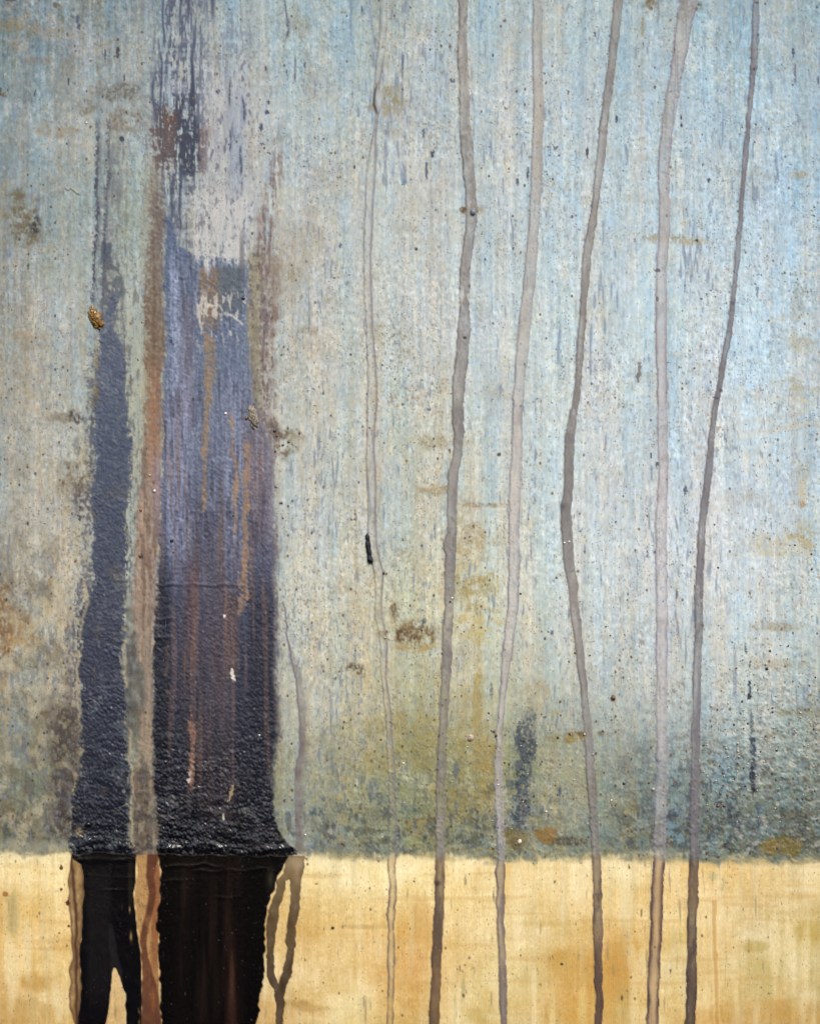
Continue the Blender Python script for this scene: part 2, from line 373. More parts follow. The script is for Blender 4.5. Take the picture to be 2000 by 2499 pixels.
# brown streak leaning along the right of the dark paint
d5, s5 = strip([(240, 683, 688), (300, 676, 686), (400, 664, 688), (460, 645, 684), (540, 628, 674), (600, 624, 674), (650, 628, 690), (700, 634, 684), (750, 632, 678), (800, 624, 668), (900, 614, 664), (1000, 604, 666), (1100, 600, 668)], soft=14, jit=4, y0=262, y1=1110)
k5 = s5 * sm(250, 340, Y)
k5y = np.interp(ys, [262, 330, 420, 560, 640, 900, 1050, 1100], [0, .5, .55, .6, .85, .85, .7, .4])[:, None]
mix(np.clip(k5 * k5y * (0.72 + 0.32 * fs * (1 - 0.75 * sm(560, 680, Y)) + .2 * dth), 0, .9), (118, 100, 92))
mix(k5 * k5y * sm(0.2, 1.4, fs + .6 * N(12, 90)) * 0.5, (84, 70, 80))
mix(k5 * sm(580, 680, Y) * sm(-.2, 1.2, N(14, 80)) * 0.45, (132, 104, 84))
mix(xr(596, 608, 620, 646) * yr(590, 660, 1000, 1060) * (0.8 + .2 * dth), (134, 126, 98))
mix(blob(700, 640, 40, 120) * (0.4 + .25 * dth), (150, 142, 120))
mix(sm(1.0, 2.0, N(4, 6)) * xr(600, 606, 660, 690) * yr(560, 640, 1040, 1100) * 0.6, (66, 58, 56))

# thin twin lines above the left streak
twin = 0
for pts, w in [([(330, 240), (400, 237), (460, 233), (500, 240), (560, 238), (625, 232), (690, 230), (745, 228)], 4.0), ([(355, 268), (420, 268), (470, 262), (530, 258), (600, 255), (650, 256), (760, 252)], 4.5)]:
    p = np.array(pts, float)
    xc = (np.interp(ys, p[:, 0], p[:, 1]) + 1.0 * n1(34))[:, None]
    t = np.exp(-((X - xc + 2.0 * dth) / w) ** 2) * yr(270, 340, 730, 750)
    twin = np.maximum(twin, t)
    mix(np.clip(t * (0.85 + 0.3 * g_med + .2 * dth), 0, 0.94), (50, 54, 72))
mix(sm(0.3, 0.8, blob(262, 625, 16, 40, 2.5) * (1 + 0.4 * g_rag)) * 0.8, (54, 64, 80))
mid = blob(270, 712, 32, 74, 3)
mix(sm(0.2, 0.95, mid * (1 + 0.6 * g_rag) + 0.25 * dth * mid) * 0.85, (78, 86, 92))
mix(sm(0.1, 1.0, blob(262, 790, 30, 40)) * np.clip(.5 + .4 * dth, 0, 1), (110, 114, 110))
mix(sm(0.3, 0.9, blob(283, 460, 24, 40, 2.4) * (1 + 0.5 * g_rag)) * 0.4, (98, 98, 100))
mix(sm(0.5, 1.6, N(5, 12) + 0.2) * xr(225, 235, 300, 330) * yr(330, 380, 800, 860) * 0.4, (92, 96, 100))

mix(xr(228, 244, 284, 306) * yr(240, 420, 800, 900) * np.clip(0.26 + .2 * fs + .15 * dth, 0, .7), (100, 106, 112))
# mint-cream strip between the two dark streaks
mix(xr(296, 306, 340, 352) * yr(620, 820, 1500, 1640) * (0.55 + 0.2 * v_fine), (172, 174, 156))
mix(xr(300, 306, 322, 336) * yr(1180, 1250, 1420, 1500) * 0.5, (172, 184, 172))
mix(sm(0.7, 1.7, N(4, 16)) * xr(296, 302, 350, 362) * yr(600, 700, 1500, 1600) * 0.5, (84, 84, 80))
mix(xr(304, 312, 346, 362) * yr(1420, 1520, 1760, 1820) * (0.72 + 0.25 * g_rag), (82, 78, 72))

print('T', round(time.time() - T0, 1))
# ------------------------------------------------------------------ horizon join
hx = np.interp(xs, [-1400, 0, 170, 560, 700, 800, 950, 1200, 1300, 1450, 1600, 1700, 1850, 1900, 1915, 2000, 3400], [2090, 2083, 2081, 2083, 2085, 2089, 2091, 2098, 2097, 2091, 2095, 2097, 2105, 2108, 2101, 2099, 2095]) + 2.2 * n1x(46) + 1.4 * n1x(12)
HZ = hx[None, :].astype(np.float32)
lower = sm(-12, 9, Y - HZ + 2.5 * N(14, 8) + 1.5 * dth + 3 * N(5, 16))
# pale translucent rim of the upper layer just above the join
mix(np.exp(-((Y - HZ + 14) / 15) ** 2) * xr(-1400, -1300, 170, 190) * 0.45, (166, 166, 148))
mix(np.exp(-((Y - HZ + 12) / 12) ** 2) * xr(760, 820, 3300, 3400) * (0.42 + 0.2 * N(60, 20)), (146, 148, 122))

# ------------------------------------------------------------------ ochre band
OX = [0, 150, 400, 700, 850, 1000, 1150, 1300, 1400, 1500, 1600, 1720, 1850, 2000]
OY = [2090, 2130, 2200, 2280, 2360, 2430, 2499]
O = np.array([
 [(238,214,160),(240,214,156),(214,176,110),(242,218,160),(246,222,164),(246,218,154),(244,212,146),(240,208,142),(242,210,144),(244,214,152),(232,196,132),(238,198,128),(236,200,132),(226,194,130)],
 [(238,204,136),(240,206,138),(214,170,104),(240,208,140),(244,214,148),(244,214,146),(242,208,142),(238,204,138),(238,204,140),(244,216,158),(238,204,142),(236,194,122),(232,196,130),(224,190,124)],
 [(228,188,116),(232,194,122),(206,158,94),(226,186,116),(232,196,126),(238,202,130),(232,196,124),(230,194,124),(232,196,130),(234,196,124),(230,190,118),(228,190,122),(226,192,130),(216,184,122)],
 [(224,180,104),(230,188,114),(200,150,86),(218,176,106),(226,186,114),(224,172,94),(228,192,124),(226,192,128),(218,178,104),(218,170,92),(224,184,108),(226,190,122),(220,192,136),(198,164,88)],
 [(222,178,104),(226,186,112),(200,150,86),(216,174,104),(224,186,116),(212,154,76),(228,194,128),(222,188,120),(208,156,74),(202,146,66),(224,190,122),(222,188,120),(212,182,118),(204,174,108)],
 [(206,158,86),(220,180,110),(196,148,86),(212,170,100),(226,190,122),(218,168,92),(226,196,132),(222,184,112),(210,154,72),(210,158,78),(220,184,114),(218,178,104),(206,172,104),(198,164,96)],
 [(196,150,80),(212,170,98),(190,140,80),(206,160,90),(224,190,122),(208,164,92),(218,190,126),(204,164,92),(206,152,70),(204,158,82),(214,178,108),(208,156,80),(196,150,78),(190,146,76)]], np.float32)
OC = grid_map(OX, OY, O) + np.array((3, 14, 22), np.float32)
wash = F(60, 46, 4)
OC = OC + (wash * 6.0)[..., None] * np.array((0.7, 1.0, 1.5), np.float32)
OC = OC + ((0.6 * N(3, 50) + 0.5 * N(8, 110) + 0.4 * N(80, 9)) * 4.4)[..., None] * np.array((0.8, 1, 1.25), np.float32)
OC = OC + (g_fine * 2.6 + g_med * 2.0 + dth * 2.0)[..., None]
def omix(m, col):
    global OC
    OC = OC + (np.asarray(col, np.float32) - OC) * np.clip(m, 0, 1)[..., None]
def opatch(x, y, rx, ry, amt, col, rot=0.0):
    sl = win(x, y, rx, ry)
    b = blobw(x, y, rx, ry, 2.2, rot, sl) * (1 + 0.35 * F(34, 30, 3, sl=sl))
    c = OC[sl]
    c += (0.84 * np.asarray(col, np.float32) + np.array((32, 40, 32), np.float32) - c) * (sm(0.02, 0.9, b) * np.clip(amt * (1.0 + .08 * v_big[sl] + .12 * v_med[sl]), 0, 1))[..., None]
for a in [(1385, 2365, 60, 50, .75, (198, 142, 60)), (1440, 2450, 56, 70, .6, (204, 146, 60)), (1520, 2370, 30, 80, .75, (198, 136, 56)), (1525, 2450, 26, 50, .5, (186, 150, 80)),
          (1030, 2250, 26, 70, .6, (206, 148, 74)), (1010, 2400, 40, 40, .5, (200, 140, 60)), (1170, 2480, 40, 26, .55, (188, 142, 64)), (90, 2395, 40, 24, .75, (196, 140, 66)), (60, 2470, 120, 30, .45, (176, 128, 62)),
          (12, 2180, 12, 14, .6, (150, 110, 56)), (32, 2240, 14, 60, .45, (150, 128, 80)), (1980, 2270, 36, 26, .75, (190, 150, 68)), (1840, 2310, 30, 14, .7, (186, 152, 78)), (1850, 2390, 60, 60, .45, (190, 156, 84)),
          (1760, 2110, 34, 14, .6, (232, 172, 96)), (1330, 2255, 60, 9, .6, (206, 160, 84)), (900, 2262, 60, 6, .6, (186, 140, 74)), (960, 2300, 60, 8, .45, (196, 150, 80)), (1290, 2410, 40, 50, .4, (198, 164, 96)),
          (720, 2450, 34, 12, .7, (170, 112, 48)), (770, 2460, 60, 10, .5, (184, 132, 66)), (150, 2300, 60, 24, .5, (212, 160, 84)), (1240, 2130, 16, 60, .5, (238, 184, 100)), (1900, 2470, 110, 26, .55, (190, 132, 56)), (1780, 2420, 30, 60, .35, (206, 158, 84)),
          (1420, 2440, 10, 60, .6, (232, 196, 122)), (1350, 2470, 5, 70, .6, (226, 186, 104)), (1200, 2420, 40, 60, .4, (236, 210, 154)), (860, 2440, 60, 60, .35, (234, 206, 146)), (1640, 2330, 30, 60, .4, (234, 204, 142)), (1530, 2140, 30, 34, .6, (250, 232, 186)),
          (1740, 2140, 12, 8, .6, (186, 168, 118)), (1130, 2410, 5, 30, .6, (160, 140, 84)), (1110, 2480, 4, 60, .6, (176, 150, 88)), (110, 2430, 5, 16, .5, (240, 210, 160)), (1950, 2170, 50, 5, .5, (246, 222, 170))]:
    opatch(*a)
# dashes of blue-grey and brown pinpricks in the ochre
omix(sm(1.9, 2.9, N(3.6, 26) + 0.35 * F(100, 120, 2)) * 0.55, (140, 128, 96))
omix(sm(2.5, 3.3, N(3.2, 6) + 0.3 * F(100, 120, 2)) * 0.8, (92, 72, 48))
omix(sm(0.5, 2.0, N(9, 90) + .5 * N(30, 200)) * 0.34, (206, 192, 150))
omix(sm(0.4, 1.8, N(14, 120) + .6 * F(50, 60, 2)) * 0.42, (248, 232, 186))
omix(sm(0.5, 1.9, F(60, 70, 3) + .3 * v_med) * 0.34 * sm(2150, 2330, Y), (212, 174, 104))
omix(sm(1.0, 2.2, N(90, 7)) * 0.22, (196, 152, 86))
mix(lower, (0, 0, 0))
C += OC * lower[..., None]
# translucent grey-green veil right at the join
mix(np.exp(-((Y - HZ - 1) / 9) ** 2) * xr(740, 820, 3300, 3400) * np.clip(0.42 + .2 * N(40, 12) + .12 * dth, 0, .8), (168, 156, 114))
mix(sm(0.9, 1.8, N(10, 7) + .5 * N(30, 10)) * np.exp(-((Y - HZ - 2) / 12) ** 2) * xr(780, 860, 3300, 3400) * 0.5, (130, 134, 122))
mix(np.exp(-((Y - HZ) / 4) ** 2) * xr(-1400, -1300, 175, 185) * 0.5, (150, 140, 112))

print('T', round(time.time() - T0, 1))
# ------------------------------------------------------------------ dark streaks
GL = np.full((H, W), 0.55, np.float32)          # roughness
GL = GL - 0.06 * low + 0.04 * g_med
GL = GL * (1 - lower) + 0.42 * lower
def gl(m, v):
    global GL
    GL += (v - GL) * np.clip(m, 0, 1)
below = sm(-3, 3, Y - HZ - 3)
above = 1 - below

# left streak, above the join
rag = 2.6 * g_rag + 3.6 * dth
dL, mL = strip([(700, 244, 290), (760, 246, 292), (815, 248, 294), (850, 243, 304), (900, 240, 306), (950, 238, 306), (1000, 236, 308), (1050, 230, 317), (1100, 232, 320), (1150, 230, 322), (1200, 226, 318), (1250, 225, 312), (1300, 226, 306), (1350, 226, 308), (1400, 234, 308), (1450, 222, 308), (1500, 196, 306), (1550, 194, 303), (1600, 195, 302), (1650, 192, 304), (1700, 195, 308), (1750, 198, 308), (1800, 200, 312), (1850, 200, 315), (1900, 197, 318), (1950, 180, 318), (2000, 172, 318), (2050, 172, 312), (2085, 178, 330), (2110, 178, 330)], soft=5.0, jit=2.0, jl=22, fine=rag - 15 * (1 - sm(740, 860, Y)) + 13 * (1 - sm(780, 920, Y)) * N(9, 26), y0=720)
mL = mL * above
ramp0 = sm(1100, 1900, Y)
dkL = np.stack([np.interp(ys, [800, 950, 1200, 1500, 1800, 2000, 2090], v) for v in ([78, 74, 66, 55, 41, 27, 15], [86, 83, 74, 60, 45, 30, 17], [106, 103, 94, 78, 60, 42, 24])], -1).astype(np.float32)[:, None, :]  # bluish lift in the middle rows is painted sheen
# mottled margin to the left of it
dM, mM = strip([(820, 214, 250), (1000, 212, 245), (1100, 210, 236), (1250, 205, 236), (1350, 186, 232), (1400, 192, 236), (1470, 184, 226), (1500, 176, 200), (1560, 182, 200), (1700, 178, 200), (1850, 160, 205), (1900, 138, 200), (2000, 138, 180), (2040, 160, 180)], soft=5, jit=4, jl=26, fine=rag * 1.6, y0=818, y1=2040)
mot = sm(-0.2, 1.0, 0.8 * F(12, 20, 2) + 0.5 * g_fine)
mix(mM * mot * 0.72, (80, 80, 90))
mix(mM * sm(1.0, 2.0, F(10, 16, 2)) * 0.7, (160, 156, 136))
mix(blob(238, 940, 7, 80, 3) * 0.8, (118, 92, 52))
mix(blob(232, 980, 10, 26) * 0.7, (92, 70, 42))
ft = fs + 0.4 * N(5, 120)
skL = sm(-34, 6, np.minimum(dL - rag, 0.22 * (Y - 560))) * above
mix(skL * (1 - mL) * np.clip(0.30 + .34 * ft + .25 * dth, 0, .8) * (1 - 0.5 * sm(1500, 1800, Y)), (92, 98, 108))
mix(skL * (1 - mL) * sm(0.9, 1.9, ft + .5 * dth) * 0.6, (58, 62, 76))
low_g = xr(104, 150, 198, 214) * yr(1660, 1760, 2040, 2078)
mix(low_g * np.clip(.42 + .5 * g_rag + .3 * dth, 0, .92), (68, 60, 54))
mix(low_g * sm(0.6, 1.6, F(12, 18, 2)) * .5, (176, 164, 130))
mix(mL * 0.97, np.broadcast_to(dkL, (H, W, 3)))
mix(mL * sm(0.4, 1.8, F(18, 30, 3) + .5 * dth) * 0.38, (104, 112, 118))
mix(mL * sm(0.3, 1.6, dth + .5 * N(9, 30)) * 0.22 * (1 - ramp0), (140, 146, 148))
mix(mL * sm(0.5, 1.7, F(30, 40, 3)) * yr(1150, 1250, 1500, 1600) * 0.3, (110, 100, 78))
mix(mL * sm(1.1, 2.0, F(16, 12, 2)) * sm(1650, 2050, Y) * 0.35, (96, 88, 70))
mix(blob(193, 2030, 9, 14) * 0.8, (150, 136, 96))
gl(mL, 0.33)
gl(mM * mot, 0.48)
# cream rim lines
for pts in ([(1590, 188), (1700, 190), (1760, 196)], [(1420, 206), (1470, 212), (1560, 192)], [(1560, 304), (1600, 303), (1680, 308)], [(1780, 318), (1860, 322), (1960, 320), (2060, 326)]):
    p = np.array(pts, float)
    xc = (np.interp(ys, p[:, 0], p[:, 1]) + 2.5 * n1(16))[:, None]
    mix(np.exp(-((X - xc) / 4) ** 2) * yr(p[0, 0] - 10, p[0, 0] + 5, p[-1, 0] - 5, p[-1, 0] + 10) * 0.75, (176, 164, 132))

# brown to orange to dusty pink streak
d2, m2 = strip([(400, 372, 396), (490, 368, 396), (540, 364, 408), (600, 363, 402), (700, 360, 402), (800, 358, 406), (880, 358, 405), (920, 360, 396), (960, 357, 398), (1000, 355, 400), (1100, 350, 398), (1150, 347, 396), (1200, 345, 395), (1250, 338, 394), (1300, 333, 392), (1350, 330, 390), (1400, 330, 385), (1450, 328, 382), (1500, 326, 380), (1560, 332, 377), (1620, 340, 375), (1650, 352, 378), (1700, 352, 378), (1750, 345, 375), (1800, 340, 374), (1850, 334, 374), (1900, 328, 378), (1960, 328, 388), (2060, 330, 390), (2110, 334, 388)], soft=9, jit=2, jl=30, fine=1.5 * g_rag + 3.0 * dth, y0=400, ysoft=40)
m2 = m2 * above * sm(380, 520, Y)
c2 = np.stack([np.interp(ys, [480, 700, 850, 950, 1080, 1180, 1400, 1650, 1800, 1950, 2080], v) for v in
     ([102, 108, 110, 126, 136, 146, 158, 146, 132, 106, 96], [90, 90, 86, 96, 108, 120, 133, 127, 116, 94, 84], [84, 74, 66, 70, 86, 104, 115, 106, 92, 80, 70])], -1).astype(np.float32)[:, None, :]
mix(xr(338, 366, 372, 400) * yr(330, 480, 1000, 1150) * (0.42 + .2 * dth), (134, 122, 96))
mix(m2 * (0.80 + 0.1 * v_fine + .12 * dth), np.broadcast_to(c2, (H, W, 3)))
mix(m2 * sm(0.1, 1.6, N(4, 60) + 0.5 * N(3, 9) + .3 * N(9, 140)) * 0.55, (94, 74, 60))
mix(m2 * sm(0.6, 1.9, N(6, 60)) * 0.4 * sm(900, 1200, Y), (196, 170, 146))
mix(m2 * xr(356, 370, 386, 398) * yr(870, 930, 1050, 1250) * 0.26, (168, 104, 70))
mix(m2 * xr(372, 378, 392, 398) * yr(1080, 1150, 1240, 1320) * 0.55, (146, 128, 146))
mix(m2 * sm(0.1, 1.3, F(14, 16, 3) + 0.3 + .4 * dth) * sm(1740, 1960, Y) * 0.7, (64, 58, 56))
mix(m2 * sm(0.5, 1.6, F(10, 14, 3)) * sm(1740, 1900, Y) * 0.5, (170, 164, 138))
gl(m2, 0.46)

# main dark streak above the join
dS, mS = strip([(520, 402, 414), (540, 404, 420), (570, 403, 428), (600, 402, 440), (622, 400, 468), (634, 400, 598), (660, 401, 603), (700, 402, 604), (750, 404, 604), (800, 405, 603), (850, 405, 607), (900, 398, 610), (950, 398, 613), (1000, 400, 626), (1050, 400, 646), (1110, 398, 662), (1150, 396, 663), (1250, 394, 664), (1350, 390, 670), (1400, 385, 670), (1450, 383, 670), (1500, 380, 670), (1600, 375, 670), (1650, 378, 670), (1700, 380, 674), (1800, 374, 674), (1875, 375, 664), (1950, 382, 662), (2000, 388, 672), (2050, 390, 694), (2075, 386, 724), (2110, 386, 730)], soft=4.5, jit=1.6, jl=24, fine=1.2 * g_rag + 2.2 * dth, y0=528)
# right margin is soft where the paint was wiped
rs = sm(-16, 12, dS) * sm(560, 640, X) * yr(1000, 1080, 1900, 1960)
mS = (mS * (1 - sm(560, 640, X) * yr(1000, 1080, 1900, 1960)) + rs) * above
mx = [470, 600, 800, 1000, 1200, 1400, 1600, 1800, 2000, 2090]
dkS = np.stack([np.interp(ys, [540, 700, 900, 1100, 1300, 1500, 1700, 1900, 2090], v) for v in
      ([76, 84, 98, 100, 80, 60, 42, 25, 11], [90, 98, 110, 108, 86, 64, 45, 27, 12], [116, 124, 134, 132, 110, 86, 61, 38, 17])], -1).astype(np.float32)[:, None, :]  # upper and middle rows lightened to paint in the sky sheen
skS = sm(-26, 5, dS) * above
mix(skS * (1 - mS) * np.clip(0.30 + .36 * ft + .25 * dth, 0, .8) * (1 - .6 * sm(1500, 1900, Y)) * sm(500, 620, Y), (104, 102, 112))
mix(mS * 0.97, np.broadcast_to(dkS, (H, W, 3)))
mix(mS * xr(370, 380, 408, 424) * yr(1300, 1450, 2000, 2080) * (0.65 + .15 * dth), (24, 25, 34))
mix(mS * xr(490, 508, 560, 590) * yr(1220, 1320, 1700, 1860) * (0.45 + .1 * v_med), (86, 88, 104))
mix(mS * xr(600, 614, 660, 690) * yr(1350, 1500, 2000, 2080) * 0.5, (30, 32, 44))
# purple-brown zones inside
zone = xr(425, 450, 540, 600) * yr(1150, 1450, 1960, 2050) * np.clip(.75 + .35 * N(12, 260), 0, 1)
mix(mS * zone * (0.55 + 0.15 * v_med), (78, 62, 64))
mix(mS * xr(452, 462, 482, 494) * yr(1330, 1420, 1580, 1700) * 0.38, (112, 86, 86))
mix(mS * xr(540, 550, 575, 590) * yr(1400, 1480, 1620, 1680) * 0.4, (112, 80, 66))
mix(mS * xr(425, 440, 470, 480) * yr(680, 760, 1000, 1100) * 0.4, (112, 98, 108))
mix(mS * xr(606, 616, 660, 690) * yr(960, 1080, 1250, 1420) * 0.6, (108, 96, 104))
mix(mS * xr(612, 622, 640, 660) * yr(900, 1000, 1180, 1240) * sm(-0.5, 1, v_fine) * 0.5, (136, 112, 102))
mix(mS * xr(408, 420, 436, 452) * yr(580, 660, 900, 1000) * np.clip(0.55 + .15 * dth + .15 * v_fine, 0, 1), (148, 160, 186))  # blue-violet highlights painted as pale bands, here and on the next line
mix(mS * xr(402, 414, 446, 480) * yr(880, 960, 1280, 1480) * np.clip(0.5 + .12 * dth + .15 * v_fine, 0, 1), (142, 150, 178))
mix(mS * xr(540, 556, 584, 600) * yr(860, 960, 1300, 1480) * np.clip(0.4 + .12 * dth + .15 * v_fine, 0, 1), (130, 138, 164))
mix(mS * sm(0.6, 1.7, N(5, 150) + .4 * N(3, 60)) * yr(900, 1150, 1850, 1980) * 0.45, (118, 92, 82))
mix(mS * sm(0.4, 1.8, N(4, 60) + .5 * dth) * (1 - sm(1150, 1500, Y)) * 0.36, (142, 148, 166))
add(mS * (dth * 5 + N(3, 30) * 4) * (1 - .6 * ramp0), (1, 1, 1))
mix(mS * sm(0.9, 2.0, N(5, 50)) * 0.4, (48, 46, 60))
mix(mS * sm(1.3, 2.3, F(14, 9, 2)) * sm(1700, 2000, Y) * 0.5, (110, 110, 104))
crk = np.exp(-(N(15, 17) / 0.17) ** 2) * sm(-0.2, 1.0, F(40, 36, 2)) * yr(1800, 1930, 2050, 2075)
dkall = np.clip(mS + mL + m2 * .6, 0, 1)
mix(dkall * crk * xr(270, 300, 640, 660) * 0.75, (168, 166, 150))
mix(dkall * sm(1.0, 2.2, dth + .6 * N(6, 9)) * sm(1500, 1950, Y) * 0.35, (112, 114, 118))
mix(mS * sm(0.4, 1.8, F(24, 20, 3)) * yr(1850, 1950, 2060, 2080) * 0.4, (66, 60, 58))
gl(mS, 0.30)
gl(mS * sm(1700, 2050, Y), 0.19)
gl(mL * sm(1700, 2050, Y), 0.22)

SUB = {}
# cream dry-brush over the shoulder of the main streak
cr = xr(462, 486, 590, 612) * (1 - sm(636, 668, Y + 14 * N(9, 60) + 8 * N(3.5, 20) + 5 * dth)) * sm(400, 520, Y)
mix(cr * np.clip(0.72 + .3 * dth + .3 * N(4, 50), 0, .95), (194, 194, 191))
mix(cr * sm(1.0, 2.2, N(3, 8) + .4 * N(20, 40)) * 0.6, (92, 92, 104))
shoulder = xr(480, 492, 598, 608) * yr(642, 662, 840, 960) * (1 - cr)
mix(shoulder * xr(478, 490, 530, 544) * yr(620, 650, 770, 830) * np.clip(0.8 + 0.25 * dth, 0, 1), (128, 108, 88))
mix(shoulder * xr(526, 540, 580, 604) * yr(620, 660, 740, 790) * 0.7, (86, 94, 98))
wisp = N(3.2, 18) + 0.6 * N(6, 10) + .4 * dth
mix(xr(474, 484, 596, 606) * yr(690, 735, 800, 880) * sm(0.1, 1.1, wisp + 0.5 - 1.5 * sm(528, 600, X + 0.7 * (Y - 740))) * 0.85, (194, 190, 182))
yl = 745 + 0.9 * np.clip(X - 535, 0, 70) + 3 * n1x(12)
mix(np.exp(-((Y - yl) / 4.0) ** 2) * xr(480, 490, 588, 600) * np.clip(.7 + .3 * dth, 0, 1), (200, 196, 186))
mix(xr(582, 588, 592, 600) * yr(540, 600, 660, 720) * 0.6, (84, 86, 92))
# orange threads
def thread(key, pts, col, amt=0.72, soft=4.0, jit=1.4, rg=1.5):
    d, m = strip(pts, soft=soft, jit=jit, jl=18, fine=rg * g_rag + 1.6 * dth, y0=pts[0][0], y1=pts[-1][0])
    mix(m * (amt + 0.12 * v_fine + .1 * dth), col)
    mix(m * sm(0.6, 1.8, N(3.5, 18)) * 0.4, np.asarray(col) * 0.66)
    gl(m, 0.5)
    SUB[key] = m
thread('orange_a', [(815, 499, 506), (840, 498, 526), (880, 500, 527), (920, 501, 524), (960, 500, 518), (1000, 497, 513), (1040, 494, 511), (1100, 493, 508), (1160, 492, 504), (1210, 492, 500), (1250, 494, 497)], (148, 122, 92))
thread('orange_b', [(1010, 562, 567), (1040, 560, 571), (1060, 563, 566), (1110, 564, 572), (1130, 570, 582), (1180, 570, 583), (1220, 567, 580), (1260, 568, 578), (1300, 570, 575)], (152, 128, 108))
thread('orange_c', [(1060, 600, 606), (1100, 598, 610), (1160, 596, 610), (1230, 595, 607), (1280, 592, 608), (1340, 590, 607), (1400, 586, 604), (1460, 584, 602), (1500, 578, 592)], (152, 122, 98))
thread('orange_d', [(1725, 461, 464), (1760, 463, 474), (1800, 463, 476), (1840, 465, 475), (1880, 464, 474), (1930, 462, 470)], (140, 102, 82))
thread('orange_e', [(1560, 405, 410), (1620, 404, 412), (1700, 406, 410)], (112, 82, 70), amt=.5)
def fleck(key, x, y, rx, ry, rot, col):
    b = blob(x, y, rx, ry, 2.4, rot) * (1 + 0.5 * g_fine)
    m = sm(0.35, 0.6, b)
    mix(m * .95, col)
    gl(m, 0.5)
    SUB[key] = m
fleck('fleck_a', 549, 1502, 3.5, 6, 0.3, (226, 222, 212))
fleck('fleck_b', 568, 1646, 5, 18, -0.2, (222, 218, 204))
fleck('fleck_c', 563, 1936, 6, 22, 0.35, (158, 140, 108))
fleck('fleck_d', 462, 1895, 5, 16, 0.1, (190, 184, 172))
fleck('fleck_e', 546, 1992, 2.5, 10, 0, (190, 186, 176))

# --- below the join: glossy black runs
dLb, mLb = strip([(2070, 176, 330), (2095, 180, 334), (2110, 200, 334), (2150, 205, 331), (2190, 207, 327), (2250, 202, 333), (2300, 198, 340), (2330, 197, 345), (2380, 198, 347), (2430, 198, 347), (2499, 190, 347), (3700, 190, 347)], soft=1.8, jit=1.2, jl=26, fine=0.6 * g_rag)
dop, mop = strip([(2360, 277, 280), (2368, 274, 284), (2400, 273, 298), (2425, 271, 306), (2460, 264, 308), (2499, 257, 309), (2700, 250, 309), (3700, 250, 305)], soft=1.6, jit=1.2, jl=14, y0=2362)
mLb = mLb * below * (1 - mop)
dsl, msl = strip([(2255, 268, 272), (2280, 266, 280), (2330, 268, 289), (2360, 270, 297), (2400, 272, 302)], soft=3, jit=1, y0=2255, y1=2405)
# brown translucent margin
dB, mB = strip([(2085, 174, 205), (2120, 172, 206), (2150, 166, 207), (2200, 168, 208), (2250, 173, 204), (2300, 174, 200), (2340, 177, 199), (2370, 170, 200), (2400, 172, 200), (2430, 167, 200), (2460, 172, 198), (2499, 184, 192), (3700, 184, 192)], soft=1.6, jit=1.6, jl=20)
mB = mB * below
mix(mB * (0.80 + 0.12 * g_rag), (132, 102, 64))
mix(mB * np.exp(-((np.abs(dB) - 2) / 3) ** 2) * 0.6, (92, 70, 48))
xl = np.interp(ys, [2085, 2130, 2200, 2280, 2380, 2499], [173, 178, 183, 187, 187, 189])[:, None] + 1.2 * n1(20)[:, None]
mix(mB * np.exp(-((X - xl) / 4) ** 2) * 0.85, (66, 40, 34))
mix(mB * sm(190, 204, X) * 0.5, (88, 66, 44))
gl(mB, 0.3)
mix(mLb * 0.985, (9, 9, 13))
mix(mLb * msl * 0.6, (42, 40, 42))
mix(mLb * xr(205, 222, 262, 280) * yr(2100, 2140, 2400, 2499) * 0.5, (34, 31, 32))
mix(mLb * xr(310, 316, 322, 328) * yr(2090, 2110, 2180, 2240) * 0.4, (56, 52, 34))
mix(mLb * (blob(317, 2220, 2, 8) + blob(320, 2285, 3, 12)) * 0.9, (170, 140, 84))
mix(blob(340, 2470, 3, 40, 3) * sm(-.2, .8, g_rag) * .8, (120, 104, 60))
gl(mLb, 0.13)
# tan and red-brown run
d2b, m2b = strip([(2075, 334, 386), (2110, 335, 388), (2150, 331, 392), (2190, 327, 391), (2250, 333, 390), (2300, 340, 386), (2350, 347, 385), (2400, 348, 388), (2499, 348, 394), (3700, 348, 394)], soft=2, jit=1.4, jl=20, fine=0.8 * g_rag)
m2b = m2b * below
mix(m2b * 0.95, (176, 138, 88))
mix(m2b * xr(364, 374, 388, 396) * yr(2100, 2130, 2330, 2420) * 0.7, (134, 80, 50))
xl = np.interp(ys, [2090, 2140, 2180, 2230, 2260, 2300, 2340, 2400, 2499], [374, 366, 370, 366, 357, 352, 352, 362, 370])[:, None] + 1.5 * n1(26)[:, None]
wl_ = np.interp(ys, [2090, 2150, 2250, 2320, 2380, 2440, 2499], [14, 9, 8, 8, 16, 22, 26])[:, None]
mix(m2b * (1 - sm(wl_ - 3, wl_ + 3, np.abs(X - xl))) * (0.86 + .1 * g_rag), (92, 54, 38))
mix(m2b * sm(2360, 2460, Y) * 0.6, (88, 56, 42))
mix(m2b * blob(374, 2440, 6, 34) * .7, (150, 92, 54))
mix(m2b * sm(0.8, 2.0, g_fine + .6 * g_rag) * 0.35, (96, 66, 44))
gl(m2b, 0.28)
